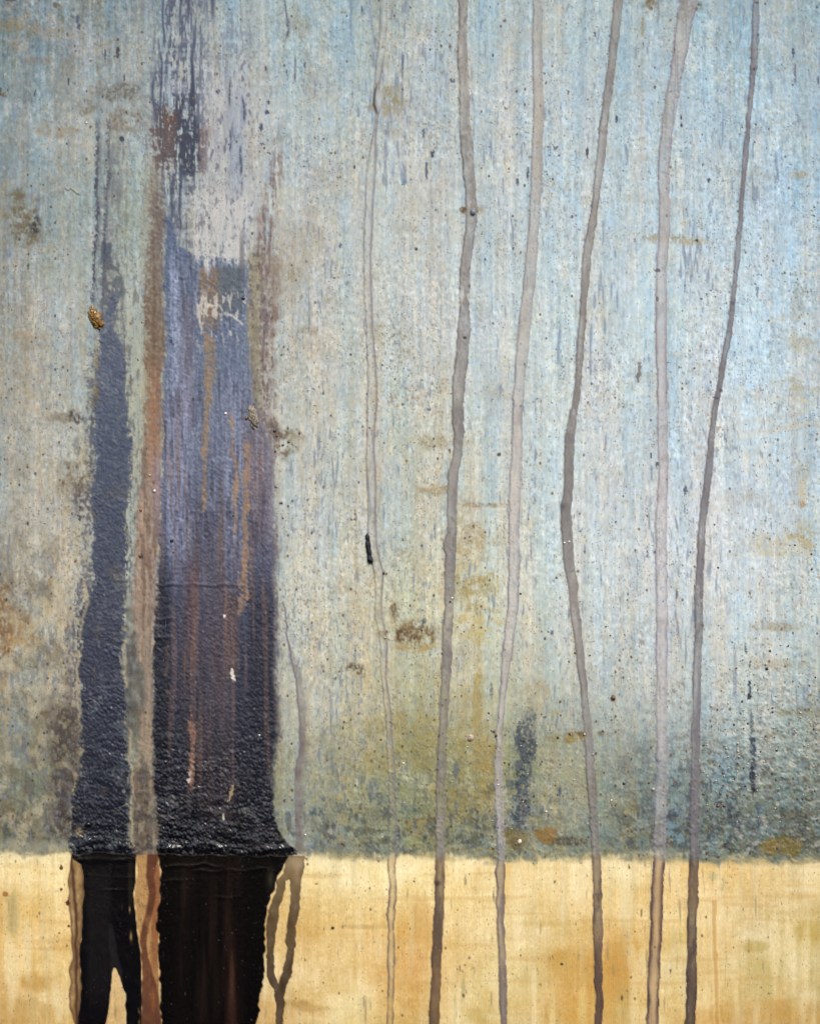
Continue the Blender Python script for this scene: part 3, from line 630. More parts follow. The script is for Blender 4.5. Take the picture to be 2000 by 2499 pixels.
# main black run
dSb, mSb = strip([(2075, 386, 722), (2090, 387, 702), (2110, 391, 692), (2130, 391, 684), (2150, 391, 673), (2170, 390, 670), (2200, 389, 657), (2230, 388, 653), (2260, 387, 649), (2300, 386, 648), (2350, 386, 645), (2400, 389, 642), (2418, 390, 640), (2426, 390, 632), (2460, 391, 630), (2499, 394, 627), (3700, 394, 627)], soft=2, jit=1.8, jl=12, fine=0.8 * g_rag)
mSb = mSb * below
mix(mSb * 0.985, (7, 6, 8))
stb = 0.5 * N(8, 110) + 0.6 * N(20, 190) + .3 * N(4, 70)
mix(mSb * xr(400, 470, 560, 610) * np.clip(0.22 + .2 * stb, 0, .7), (42, 29, 24))
mix(mSb * xr(400, 430, 560, 610) * sm(0.8, 2.2, stb) * .4, (46, 38, 36))
mix(mSb * xr(540, 552, 572, 590) * np.clip(0.2 + .16 * stb, 0, 1), (56, 34, 26))
mix(mSb * sm(2.3, 3.2, N(3, 3)) * 0.6, (92, 92, 100))

mix(mSb * blob(566, 2390, 4, 60, 3) * .5, (86, 58, 44))
mix(mSb * blob(660, 2145, 9, 26) * .45, (96, 88, 68))
gl(mSb, 0.13)

print('T', round(time.time() - T0, 1))
# ------------------------------------------------------------------ drips
HT = np.zeros((H, W), np.float32)               # height towards the viewer, millimetres
DR = {}
def drip(key, pts, cup, cmid, clow, edge_up, edge_low, cover, cover_low, thick, jit=0.5, y0=None, centre_low=None, knots=(), edge_w=3.0):
    d, m = strip(pts, soft=1.5, jit=jit, jl=16, fine=0.5 * g_rag + 0.5 * dth, y0=y0)
    t = sm(-8, 14, Y - HZ)
    col = np.stack([np.interp(ys, [0, 600, 1200, 1700, 2085], [cup[k], 0.5 * (cup[k] + cmid[k]), cmid[k], cmid[k], cmid[k]]) for k in range(3)], -1)[:, None, :]
    col = col * (1 - t[..., None]) + (0.88 * np.asarray(clow, np.float32)) * t[..., None]
    cv = cover * (1 - t) + cover_low * t
    col = col + (g_fine * 2.2 + N(4, 26) * 2.4 + F(18, 46, 2) * 3.5)[..., None]
    fall = sm(-1.2, 0.9, F(16, 60, 3) + 0.3 * dth)
    mix(m * cv * (0.62 + 0.40 * fall), col)
    mix(m * sm(0.9, 2.0, F(12, 18, 2) + .4 * dth) * 0.28, np.asarray(cmid, np.float32) * 0.72)
    if key in 'bdf': mix(m * np.clip(0.24 * (n1(120)[:, None] + .5 * dth), 0, .4), np.asarray(cmid, np.float32) * (0.74 - .14 * t[..., None]))
    e = np.exp(-((d - 0.6) / (edge_w * (1 + .35 * t))) ** 2)
    ev = (edge_up[3] * (1 - t) + edge_low[3] * t) * (0.9 + 0.25 * n1(30)[:, None])
    ec = np.asarray(edge_up[:3], np.float32) * (1 - t[..., None]) + np.asarray(edge_low[:3], np.float32) * t[..., None]
    mix(e * m * ev, ec)
    if centre_low is not None:
        mix(m * sm(6, 12, d) * t * centre_low[3] * (0.8 + .2 * v_fine), centre_low[:3])
    gl(m * 0.9, 0.42)
    HT[:] += m * thick * (0.55 + 0.6 * np.exp(-((d - 3.5) / 3.5) ** 2) + 0.25 * sm(2, 12, d)) * (1 + .15 * n1(26)[:, None])
    DR[key] = sm(-0.4, 0.4, d) if y0 is None else sm(-0.4, 0.4, d)
    return d, m

# A: outlined pale drip
LA = [(0,928),(58,926),(100,924),(145,917),(217,912),(255,911),(280,917),(330,906),(430,893),(500,891),(560,887),(625,886),(695,889),(740,888),(790,892),(830,892),(880,895),(935,896),(985,894),(1060,895),(1110,892),(1160,893),(1200,896),(1250,898),(1300,897),(1380,908),(1420,914),(1450,916),(1480,913),(1510,915),(1540,923),(1590,928),(1640,927),(1690,934),(1740,940),(1790,943),(1875,945),(1950,948),(2020,947),(2090,946),(2120,945),(2150,950),(2190,948),(2230,943),(2270,946),(2340,945),(2380,947),(2430,945),(2499,944),(3700,944)]
RA = [(0,946),(58,946),(100,942),(145,938),(217,926),(250,934),(280,924),(320,919),(420,917),(500,911),(560,909),(625,906),(680,907),(735,909),(800,911),(850,915),(900,918),(945,921),(990,921),(1030,917),(1060,915),(1095,914),(1130,917),(1185,919),(1250,918),(1300,919),(1340,922),(1370,929),(1395,937),(1420,936),(1460,932),(1500,934),(1540,942),(1570,946),(1600,946),(1650,943),(1690,949),(1740,956),(1790,957),(1815,960),(1875,965),(1950,966),(2020,969),(2090,968),(2120,964),(2150,967),(2170,970),(2210,965),(2260,961),(2310,964),(2380,963),(2440,960),(2499,959),(3700,959)]
def both(l, r):
    yy = sorted(set([a for a, _ in l] + [a for a, _ in r]))
    lx = np.interp(yy, [a for a, _ in l], [b for _, b in l])
    rx = np.interp(yy, [a for a, _ in r], [b for _, b in r])
    return [(y, a, b) for y, a, b in zip(yy, lx, rx)]
PA = both(LA, RA)
dA, mA = drip('a', PA, (158,154,150), (180,176,166), (210,178,124), (116,110,108,.62), (100,84,78,.9), .20, .5, .35, jit=.5, edge_w=2.6)
eR = np.interp(ys, [r[0] for r in PA], [r[2] for r in PA])[:, None]
mix(np.exp(-((X - eR + 2.5) / 3.0) ** 2) * yr(120, 200, 2060, 2085) * 0.55, (120, 112, 116))
xh = np.interp(ys, [195, 215, 235, 255, 268, 280], [921, 917, 913, 912, 917, 921])[:, None]
mix(np.exp(-((X - xh) / 3.2) ** 2) * yr(190, 225, 268, 284) * 0.92, (58, 46, 34))
mix(blob(926, 245, 7, 26, 2.4) * 0.85, (178, 190, 196))
# B
PB = [(0,1117,1140),(60,1119,1139),(110,1116,1138),(145,1115,1140),(175,1120,1144),(230,1120,1145),(300,1119,1146),(320,1121,1148),(350,1123,1153),(390,1126,1156),(430,1129,1158),(470,1135,1162),(505,1136,1164),(530,1136,1162),(560,1134,1160),(600,1128,1154),(625,1125,1151),(665,1120,1146),(720,1120,1145),(755,1121,1144),(790,1117,1148),(810,1115,1148),(840,1114,1142),(880,1110,1142),(920,1105,1136),(945,1103,1134),(990,1102,1130),(1030,1103,1131),(1055,1107,1133),(1090,1105,1129),(1110,1104,1128),(1130,1099,1123),(1150,1093,1118),(1190,1091,1115),(1250,1090,1115),(1300,1089,1113),(1325,1080,1112),(1340,1080,1112),(1352,1086,1112),(1400,1084,1110),(1450,1084,1109),(1490,1082,1106),(1530,1079,1103),(1565,1077,1102),(1600,1078,1102),(1650,1076,1099),(1700,1073,1095),(1750,1071,1092),(1800,1069,1090),(1875,1065,1088),(1960,1063,1087),(2030,1062,1088),(2090,1062,1086),(2140,1061,1085),(2200,1060,1083),(2250,1057,1081),(2290,1055,1079),(2340,1052,1077),(2400,1051,1075),(2450,1048,1073),(2499,1046,1071),(3700,1046,1071)]
dBd, mBd = drip('b', PB, (138,133,127), (138,133,130), (112,92,74), (100,95,92,.6), (84,66,54,.6), .86, .90, .6)
mix(mBd * sm(0.3, 1.3, F(7, 14, 2)) * yr(-100, 40, 420, 640) * 0.45, (184, 178, 166))
mix(mBd * sm(0.0, 1.0, F(9, 16, 2) + .3) * yr(690, 715, 745, 765) * 0.8, (196, 198, 194))
mix(mBd * sm(0.2, 1.3, F(9, 16, 2)) * yr(840, 860, 890, 910) * 0.6, (176, 172, 172))
mix(mBd * sm(2150, 2350, Y) * 0.5, (92, 68, 48))
mix(blob(1067, 2156, 6, 7) * .9, (58, 46, 46))
# C
PC = [(0,1299,1322),(60,1299,1322),(130,1298,1323),(200,1299,1324),(260,1300,1326),(300,1300,1327),(330,1298,1324),(380,1296,1323),(440,1294,1321),(480,1292,1318),(540,1289,1315),(600,1284,1312),(670,1278,1307),(720,1273,1302),(770,1266,1297),(820,1262,1291),(870,1258,1287),(920,1255,1281),(970,1251,1277),(1010,1249,1274),(1090,1247,1275),(1130,1245,1273),(1170,1243,1271),(1210,1240,1270),(1250,1240,1268),(1290,1241,1266),(1330,1240,1268),(1400,1240,1267),(1440,1238,1266),(1470,1239,1265),(1500,1234,1262),(1550,1229,1255),(1600,1223,1249),(1650,1221,1241),(1700,1217,1233),(1750,1213,1229),(1790,1208,1226),(1830,1209,1227),(1875,1205,1225),(1950,1206,1227),(2000,1209,1228),(2060,1212,1232),(2090,1214,1231),(2120,1208,1232),(2135,1207,1232),(2155,1211,1232),(2200,1210,1232),(2250,1212,1230),(2300,1214,1232),(2350,1216,1235),(2400,1217,1237),(2450,1218,1237),(2480,1221,1237),(2499,1222,1238),(3700,1222,1238)]
drip('c', PC, (158,152,142), (190,184,178), (150,136,127), (132,129,136,.75), (104,88,80,.65), .84, .95, .6, edge_w=3.2)
mix(DR['c'] * yr(1820, 1860, 2050, 2080) * (0.35 + .3 * g_rag), (160, 156, 158))
# D
PD = [(-300,1530,1552),(0,1497,1519),(40,1493,1514),(100,1486,1507),(150,1482,1503),(200,1476,1496),(230,1471,1492),(270,1467,1486),(300,1462,1483),(340,1458,1479),(390,1454,1475),(430,1450,1469),(470,1444,1464),(510,1440,1459),(550,1433,1453),(590,1425,1447),(625,1421,1441),(670,1418,1438),(720,1415,1433),(780,1411,1429),(830,1406,1424),(880,1404,1421),(930,1401,1418),(980,1396,1413),(1010,1389,1408),(1040,1382,1404),(1080,1376,1400),(1130,1376,1398),(1180,1375,1398),(1210,1373,1395),(1230,1366,1393),(1250,1367,1393),(1290,1368,1396),(1330,1371,1398),(1380,1376,1402),(1430,1385,1409),(1480,1389,1411),(1520,1394,1417),(1560,1400,1421),(1600,1404,1425),(1660,1412,1431),(1720,1418,1436),(1780,1424,1444),(1850,1427,1449),(1940,1433,1456),(2000,1438,1459),(2060,1441,1462),(2100,1444,1465),(2180,1446,1467),(2240,1446,1469),(2260,1445,1472),(2290,1447,1469),(2350,1449,1468),(2400,1450,1469),(2430,1453,1470),(2460,1452,1471),(2499,1449,1467),(3700,1449,1467)]
dDd, mDd = drip('d', PD, (138,132,127), (138,133,130), (106,88,80), (102,97,94,.6), (80,64,58,.6), .86, .92, .6)
mix(mDd * sm(2220, 2440, Y) * 0.6, (78, 60, 54))
mix(blob(1372, 1236, 6, 7) * .85, (72, 74, 90))
# E
PE = [(-60,1668,1704),(0,1660,1700),(60,1648,1687),(100,1644,1680),(150,1638,1670),(200,1630,1660),(250,1620,1652),(300,1612,1643),(350,1607,1638),(400,1604,1633),(450,1604,1632),(500,1606,1634),(560,1605,1634),(600,1604,1631),(650,1600,1626),(750,1599,1627),(800,1598,1625),(870,1599,1625),(950,1601,1626),(1020,1602,1628),(1080,1603,1627),(1120,1604,1630),(1170,1604,1629),(1250,1599,1627),(1330,1597,1625),(1400,1599,1628),(1500,1600,1628),(1580,1598,1628),(1650,1601,1627),(1700,1598,1626),(1760,1601,1627),(1875,1601,1627),(1930,1597,1626),(1980,1597,1625),(2040,1594,1624),(2090,1594,1622),(2130,1592,1620),(2180,1587,1617),(2240,1586,1615),(2300,1584,1612),(2350,1581,1610),(2400,1579,1608),(2430,1580,1607),(2499,1576,1607),(3700,1576,1607)]
dEd, mEd = drip('e', PE, (154,151,147), (190,184,185), (170,142,110), (138,133,144,.85), (88,68,66,.92), .66, .9, .55, edge_w=3.8, centre_low=(200,168,122,.75))
mix(mEd * yr(-100, 0, 260, 420) * sm(0.1, 1.0, N(3, 90)) * 0.5, (132, 128, 126))
# F
PF = [(-300,1850,1864),(0,1836,1850),(30,1835,1852),(100,1832,1850),(150,1830,1845),(200,1826,1841),(250,1822,1835),(300,1818,1830),(350,1813,1826),(370,1811,1827),(400,1809,1823),(440,1805,1818),(500,1802,1813),(540,1799,1812),(580,1794,1808),(625,1791,1804),(680,1786,1798),(720,1782,1794),(770,1776,1791),(820,1768,1783),(870,1759,1774),(920,1750,1765),(960,1744,1758),(1000,1735,1750),(1050,1729,1743),(1100,1723,1741),(1150,1719,1737),(1200,1713,1731),(1250,1705,1724),(1300,1701,1720),(1350,1699,1717),(1400,1695,1715),(1450,1693,1714),(1520,1693,1714),(1600,1691,1711),(1650,1689,1709),(1760,1687,1708),(1820,1685,1707),(1875,1685,1707),(1950,1683,1706),(2020,1681,1705),(2090,1681,1704),(2150,1679,1703),(2200,1677,1701),(2250,1675,1699),(2310,1676,1698),(2380,1674,1699),(2440,1674,1698),(2499,1670,1696),(3700,1670,1696)]
dFd, mFd = drip('f', PF, (108,106,111), (128,125,129), (92,78,70), (98,94,98,.6), (68,55,52,.65), .92, .94, .6)
mix(mFd * yr(2110, 2140, 2190, 2240) * 0.5, (124, 98, 72))
mix(mFd * sm(2280, 2440, Y) * 0.55, (70, 56, 50))
# G: forked drip at the foot of the dark paint
LG = [(1462,688),(1470,690),(1490,694),(1520,698),(1555,700),(1590,706),(1630,715),(1660,722),(1700,726),(1730,729),(1770,731),(1810,731),(1840,729),(1875,719),(2050,720),(2085,722)]
lg = np.interp(ys, [a for a, _ in LG], [b for _, b in LG])[:, None] + 0.8 * n1(9)[:, None]
wg = np.interp(ys, [1465, 1560, 1600, 1660, 1730, 1800, 1875, 2085], [3, 4, 12, 24, 26, 22, 24, 26])[:, None]
gu = sm(-1.5, 1.5, X - lg) * (1 - sm(0.35, 1.25, (X - lg) / wg)) * yr(1462, 1470, 2075, 2095)
mix(gu * (0.42 + 0.40 * sm(1700, 1860, Y)) * (0.9 + .15 * g_rag), (112, 102, 100))
mix(np.exp(-((X - lg - 1) / 2.4) ** 2) * yr(1462, 1475, 1850, 1900) * 0.75, (104, 100, 108))
al, ar = edges([(2085, 704, 742), (2110, 697, 742), (2130, 692, 740), (2150, 676, 699), (2180, 670, 692), (2220, 656, 681), (2260, 650, 676), (2300, 652, 670), (2340, 650, 668), (2380, 653, 669), (2400, 660, 678), (2415, 668, 690)], 1.2, 10)
bl_, br = edges([(2085, 706, 742), (2130, 706, 740), (2150, 709, 735), (2180, 711, 732), (2230, 706, 729), (2260, 700, 722), (2300, 698, 721), (2340, 697, 716), (2370, 690, 712), (2400, 680, 703), (2415, 672, 698), (2430, 671, 695), (2460, 675, 693), (2499, 672, 690), (3700, 672, 690)], 1.2, 10)
da = np.minimum(np.minimum(X - al, ar - X), np.minimum(Y - 2088, 2420 - Y))
db = np.minimum(np.minimum(X - bl_, br - X), Y - 2088)
dG = np.maximum(da, db)
mG = sm(-1.5, 1.5, dG) * (1 - mSb * 0.6)
cg = np.stack([np.interp(ys, [2090, 2150, 2200, 2300, 2420, 2499], v) for v in ([140, 116, 94, 80, 62, 74], [120, 96, 76, 64, 48, 58], [90, 66, 52, 44, 34, 42])], -1)[:, None, :] + (F(12, 18, 2) * 7)[..., None]
mix(mG * 0.92, cg)
mix(mG * np.exp(-((dG - 1) / 2.5) ** 2) * 0.4, (74, 58, 46))
gl(mG, 0.36)
HT += mG * 0.4 + gu * 0.15
DR['g'] = np.maximum(sm(-0.4, 0.4, dG), (gu > 0.35).astype(np.float32))
# H: thin ochre drip
PH = [(2200, 1738, 1747), (2250, 1737, 1746), (2300, 1739, 1748), (2400, 1743, 1751), (2499, 1745, 1753), (3700, 1745, 1753)]
dH, mH = strip(PH, soft=1.6, jit=.8, y0=2195)
mix(mH * 0.55, (192, 146, 78))
mix(np.exp(-((dH + 2.5) / 2.5) ** 2) * sm(2190, 2220, Y) * .35, (236, 206, 146))
HT += mH * 0.3
DR['h'] = sm(-0.4, 0.4, dH)

# rough crumbs beside the drips along their way down
print('T', round(time.time() - T0, 1))
# ------------------------------------------------------------------ single marks
for (x, y, rx, ry, col) in [
 (288,128,5,14,(34,34,40)), (299,339,7,8,(34,42,60)), (190,45,5,11,(66,74,92)), (193,66,5,8,(62,70,88)), (257,135,2.5,18,(60,62,80)), (168,200,3,9,(52,52,54)), (85,230,2.5,6,(60,64,72)), (304,190,3,9,(56,58,70)), (27,0,12,4,(50,54,58)),
 (136,12,7,8,(84,78,60)), (0,222,5,14,(60,62,64)), (10,232,8,7,(92,84,66)), (865,408,2.5,5,(30,30,34)), (649,168,3,7,(62,62,66)), (700,178,3,8,(56,66,92)), (655,250,4,5,(52,60,86)), (652,275,5,6,(48,56,84)), (637,310,5,10,(56,66,94)),
 (744,160,4,8,(80,82,96)), (982,218,3.5,4,(48,56,84)), (982,160,2.5,34,(80,100,124)), (986,445,6,8,(96,130,150)), (830,600,4,9,(84,100,126)), (1055,375,5,11,(46,54,80)), (1103,197,7,6,(62,78,108)), (1076,113,2.5,4,(36,40,52)), (1040,415,4,26,(70,82,108)), (1033,325,4,14,(84,92,112)),
 (1262,445,4,11,(70,82,112)), (1287,425,3,16,(58,58,70)), (1432,372,3,14,(44,46,60)), (1451,85,2.5,7,(70,78,96)), (1230,50,5,5,(100,88,74)), (1015,607,4,5,(44,42,44)), (1661,285,2.5,8,(40,42,50)), (1661,304,3,6,(40,42,50)), (1728,441,5,6,(44,58,84)), (1700,587,6,3,(38,42,46)), (1934,128,4,14,(62,78,108)), (1938,180,3,30,(98,112,136)), (1995,197,3,11,(78,88,108)), (1503,292,3,10,(60,68,86)),
 (1555,920,4,14,(76,70,70)), (1559,905,5,26,(120,118,112)), (1671,1200,5,16,(76,88,108)), (1669,1240,2.5,12,(84,98,118)), (1587,1112,3,8,(62,74,104)), (1842,692,4,6,(62,88,118)), (1846,712,3,16,(110,134,156)), (1874,783,3,3,(52,30,28)),
 (1955,1230,10,8,(168,140,98)), (1955,1200,8,30,(196,186,160)), (1827,1668,5,7,(30,36,48)), (1828,1683,2.5,14,(60,72,90)), (1826,1700,5,9,(34,42,58)), (1869,1632,4,4,(38,36,36)), (1818,1584,3,14,(96,104,108)), (1833,1770,5,34,(98,108,116)), (1834,1806,8,12,(60,72,84)), (1836,1830,9,18,(58,74,92)), (1836,1868,7,18,(58,72,88)), (1833,1892,7,22,(40,48,60)), (1836,1925,5,16,(38,46,58)), (1650,1450,3,14,(100,118,132)),
 (1578,1350,3,14,(98,112,126)), (685,1228,5,4,(34,30,32)), (673,1190,5,2.5,(44,40,40)), (687,868,4,3,(40,42,50)), (690,1266,3,5,(40,40,44)), (960,1030,2,16,(120,132,150)), (16,1464,6,5,(54,58,60)), (69,1278,4,5,(36,34,36)), (194,1263,6,8,(58,60,72)), (345,1357,5,8,(60,50,42)), (420,1320,4,4,(24,26,36)), (418,832,5,5,(42,48,66)), (472,975,4,5,(50,54,70)),
 (150,2117,4,6,(76,44,34)), (150,2171,3.5,4,(78,44,34)), (166,2204,5,6,(74,40,32)), (168,2260,4,2.5,(78,46,34)), (14,2182,7,7,(168,112,58)), (811,2264,4,5,(40,30,26)), (772,2156,4,4,(150,98,48)), (1369,2353,3.5,3.5,(40,34,32)), (1217,1109,5,5,(58,56,56)), (1096,1100,4,6,(96,62,40)), (1133,825,6,4,(50,44,42)), (1015,952,3,3,(110,70,40)), (1603,660,6,5,(92,88,92)), (1603,730,4,6,(96,92,92)), (1602,1135,4,9,(64,60,56)), (1786,740,7,5,(92,94,106)), (1757,953,5,5,(80,78,84)), (1746,972,6,4,(82,80,86)),
 (1153,518,7,10,(122,132,146)), (1000+245/3.45,2000,6,10,(142,140,140)), (1845,8,5,4,(60,56,60)), (1848,85,4,4,(66,60,66)), (1838,170,3.5,4,(60,44,44)), (866,1268,3,3,(90,70,50)), (1495,1704,6,7,(150,104,52)), (1410,1394,5,4,(96,94,100)), (1425,1348,4,5,(92,104,120)), (1345,1545,4,7,(88,98,116)), (1198,1685,4,22,(116,122,128)),
 (1365,1930,3,16,(78,86,102)), (1342,1950,4,14,(110,116,126)), (1204,2185,2.5,20,(150,136,104)), (1135,2150,3,14,(170,156,120)), (1010,2152,2,5,(90,72,44)), (1130,2430,3,6,(122,96,60)), (1564,2228,2.5,12,(140,116,72)), (1843,2210,2.5,26,(170,158,120)), (1516,2435,3,8,(96,80,52)), (1534,2115,2.5,6,(80,76,60)),
 (1240,420,3,2,(96,92,90)), (810,1720,3,30,(160,160,166))]:
    sl = win(x, y, rx, ry)
    b = blobw(x, y, rx, ry, 2.2, 0, sl)
    c = C[sl]
    c += (np.asarray(col, np.float32) - c) * (sm(0.3, 0.62, b * (1 + 0.35 * g_fine[sl])) * 0.9)[..., None]
# hair crack and scratch
xx = 0
yc = 463 + 10 * (X - 160) / 36 + 2 * n1x(6)
mix(np.exp(-((Y - yc) / 1.8) ** 2) * xr(155, 162, 192, 198) * .8, (50, 50, 48))
yc = 1473 + 0 * X
mix(np.exp(-((X - 811 - 6 * sm(1550, 1640, Y)) / 1.6) ** 2) * yr(1480, 1490, 1632, 1640) * .7, (206, 202, 188))

# disc-shaped brown stains just above the join
disc_noise = 0.16 * g_med + 0.08 * g_fine
DISC = {}
for key, x, y, r, col in [('disc_a', 1335, 2038, 27, (140, 108, 52)), ('disc_b', 1878, 2064, 22, (128, 108, 52)), ('disc_c', 1925, 2062, 27, (118, 104, 50)), ('disc_d', 1262, 2048, 30, (116, 96, 46))]:
    rr = np.sqrt((X - x) ** 2 + ((Y - y) / 0.85) ** 2) / r + disc_noise
    m = 1 - sm(0.85, 1.1, rr)
    mix(m * (0.85 if key != 'disc_d' else .5), col)
    DISC[key] = m

print('T', round(time.time() - T0, 1))
# ------------------------------------------------------------------ relief in millimetres
dark = np.clip(mL + mS, 0, 1)
black = np.clip(mLb + mSb + m2b, 0, 1)
rgh = sm(-0.3, 1.6, F(140, 120, 3)) * (1 - lower)                     # patches of rougher plaster
HT += (0.012 + 0.03 * rgh) * (g_fine2 + g_fine) + 0.014 * v_fine + (0.03 + .05 * rgh) * F(24, 40, 3) + 0.12 * N(90, 120)
HT += 0.018 * N(70, 8) * (1 - .6 * lower)
HT += 0.50 * (1 - sm(-26, 8, Y - HZ)) * (1 - 0 * X)                                # the upper layer lies proud of the ochre
HT += (0.12 + .4 * np.clip(dark, 0, 1)) * np.exp(-((Y - HZ + 9) / 8) ** 2) * np.clip(0.6 + .6 * N(36, 12) + .3 * N(9, 6), 0, 2.2)
# grit low on the right
gritz = sm(1480, 1760, Y) * sm(1660, 1860, X) * (1 - lower) + 0.55 * sm(1700, 1900, Y) * sm(780, 900, X) * (1 - lower) + 0.4 * yr(1280, 1330, 1400, 1500) * sm(1850, 1920, X)
gb = N(6.5, 6)
HT += np.clip(gritz, 0, 1) * (0.55 * sm(0.7, 2.2, gb) + 0.28 * sm(1.2, 2.4, N(12, 9)) + 0.07 * N(18, 6) + .10 * g_fine)
# wrinkled ridges across the dark paint, coarser towards the join
ramp = np.where(X < 350, sm(1250, 1800, Y), 0.25 * sm(1250, 1600, Y) + 0.75 * sm(1620, 2020, Y))
ptc = 0.35 + 0.85 * sm(-0.7, 1.2, F(60, 40, 2))
ridge = 0.7 * N(30, 6.5) * sm(-0.8, 0.9, N(60, 50)) + 0.5 * N(12, 5) + 0.45 * N(7, 6)
HT += dark * (0.06 * g_fine + 0.03 * g_fine2 + (0.010 + 0.17 * ramp) * ridge * ptc + (.008 + ramp * 0.13) * g_fine * ptc + .20 * sm(1150, 1400, Y) * sm(1.4, 2.8, N(5, 5)))
HT += dark * sm(1820, 2020, Y) * (0.07 * ridge + 0.07 * g_fine + .10 * N(22, 8))
HT += dark * ramp * 0.45 * sm(0.4, 2.2, N(40, 15))
HT += dark * 1.1 * np.exp(-((Y - HZ + 15 + 4 * N(50, 60)) / 8) ** 2) * np.clip(.8 + .35 * N(30, 12), .2, 2)
HT += mS * sm(1850, 2000, Y) * 0.22 * N(26, 16)
HT += mLb * 0.35 * (np.exp(-((Y - 2098) / 6) ** 2) + .6 * np.exp(-((Y - 2136 - 6 * sm(200, 300, X)) / 3) ** 2) + .6 * np.exp(-((Y - 2172) / 3) ** 2)) * (0.8 + .5 * N(30, 20))
for y0, x0, x1, a in [(1424, 384, 600, .42), (1436, 500, 600, -.25), (1428, 384, 470, -.2), (1248, 480, 565, .2), (900, 400, 430, -.35), (1160, 400, 420, .2), (686, 430, 460, -.3), (1440, 500, 595, .2), (1560, 380, 420, .45), (1572, 380, 425, -.4), (1510, 378, 420, .4), (1522, 378, 425, -.4), (2070, 400, 600, .5), (2020, 390, 640, .3)]:
    HT += a * np.exp(-((Y - y0 - 2.5 * n1x(24)) / 3.6) ** 2) * xr(x0 - 6, x0 + 6, x1 - 10, x1 + 6)
HT += -0.18 * black + 0.006 * black * g_fine + black * 0.07 * N(16, 160) + black * 0.09 * sm(2.0, 3.2, N(6, 5)) * (1 - sm(2100, 2300, Y))
for y0, x0, x1, a in [(2112, 400, 560, .22), (2128, 470, 690, .18), (2150, 392, 470, .2), (2190, 520, 600, .14)]:
    HT += mSb * a * np.exp(-((Y - y0 - 4 * n1x(40)) / 4) ** 2) * xr(x0 - 10, x0 + 20, x1 - 30, x1)
HT += mB * .15
HT += 0.12 * mM * mot * g_rag
HT += 0.06 * m2 * g_fine2
HT += 0.04 * (1 - lower) * N(60, 9) * sm(1500, 2000, Y)
HT += 0.05 * xr(-50, 20, 300, 500) * g_rag

print('T', round(time.time() - T0, 1))
# ------------------------------------------------------------------ owners of the surface
C = np.clip(C, 4, 250)
lin = np.where(C / 255 <= 0.04045, C / 255 / 12.92, ((C / 255 + 0.055) / 1.055) ** 2.4)
ALB = 0.86
lin = np.clip(lin * ALB, 0.002, 0.85).astype(np.float32)
GL = np.clip(GL, 0.10, 0.9).astype(np.float32)
nodark = np.clip(1 - np.broadcast_to(dark, (H, W)) - black - mB, 0, 1)
SPK = np.clip(SPK * (1 - lower) * nodark + 0.07 * lower * nodark + 0.04, 0, 1).astype(np.float32)
HT = np.clip(HT, -1.2, 3.0)

PX_X = (xs - CX) * PX
PX_Z = (YB - ys) * PX
PY = -HT.astype(np.float64) / 1000.0
VX = np.broadcast_to(PX_X[None, :], (H, W))
VZ = np.broadcast_to(PX_Z[:, None], (H, W))
gz, gx = np.gradient(PY, PX_Z, PX_X)
# surface y = PY(x, z) facing -y
NRM = np.stack([gx, -np.ones_like(gx), gz], -1)
NRM /= np.linalg.norm(NRM, axis=-1, keepdims=True)

own = np.zeros((H, W), np.int32)
KEYS = ['upper']
def claim(key, m, th=0.5):
    KEYS.append(key)
    own[np.broadcast_to(m, (H, W)) > th] = len(KEYS) - 1
claim('ochre', lower)
claim('smear', s4m * yr(-2000, -1900, 560, 600), .45)
claim('brown_lean', k5 * sm(300, 420, Y), .5)
claim('twin', np.maximum(twin, sm(0.3, 0.8, mid * 1.2)), .45)
claim('left_dark', mL)
claim('brown', m2)
claim('main_dark', mS)
claim('left_run', mLb)
claim('left_margin', mB * (1 - mLb))
claim('tan_run', m2b * (1 - mSb))
claim('main_run', mSb)
for k in list(SUB):
    claim(k, SUB[k])
for k in list(DISC):
    claim(k, DISC[k])
navy = sm(-2, 2, dNv)
claim('navy', navy)
rot = sm(0.3, 0.6, blob(692, 1080, 30, 36))
claim('rot', rot * (1 - mS))
rust = sm(0.3, 0.6, blob(1000, 1552, 60, 26))
claim('rust', rust)
moss = sm(0.3, 0.6, blob(62, 540, 42, 62))
claim('moss', moss)
for k in 'abcdefgh':
    claim('drip_' + k, DR[k])

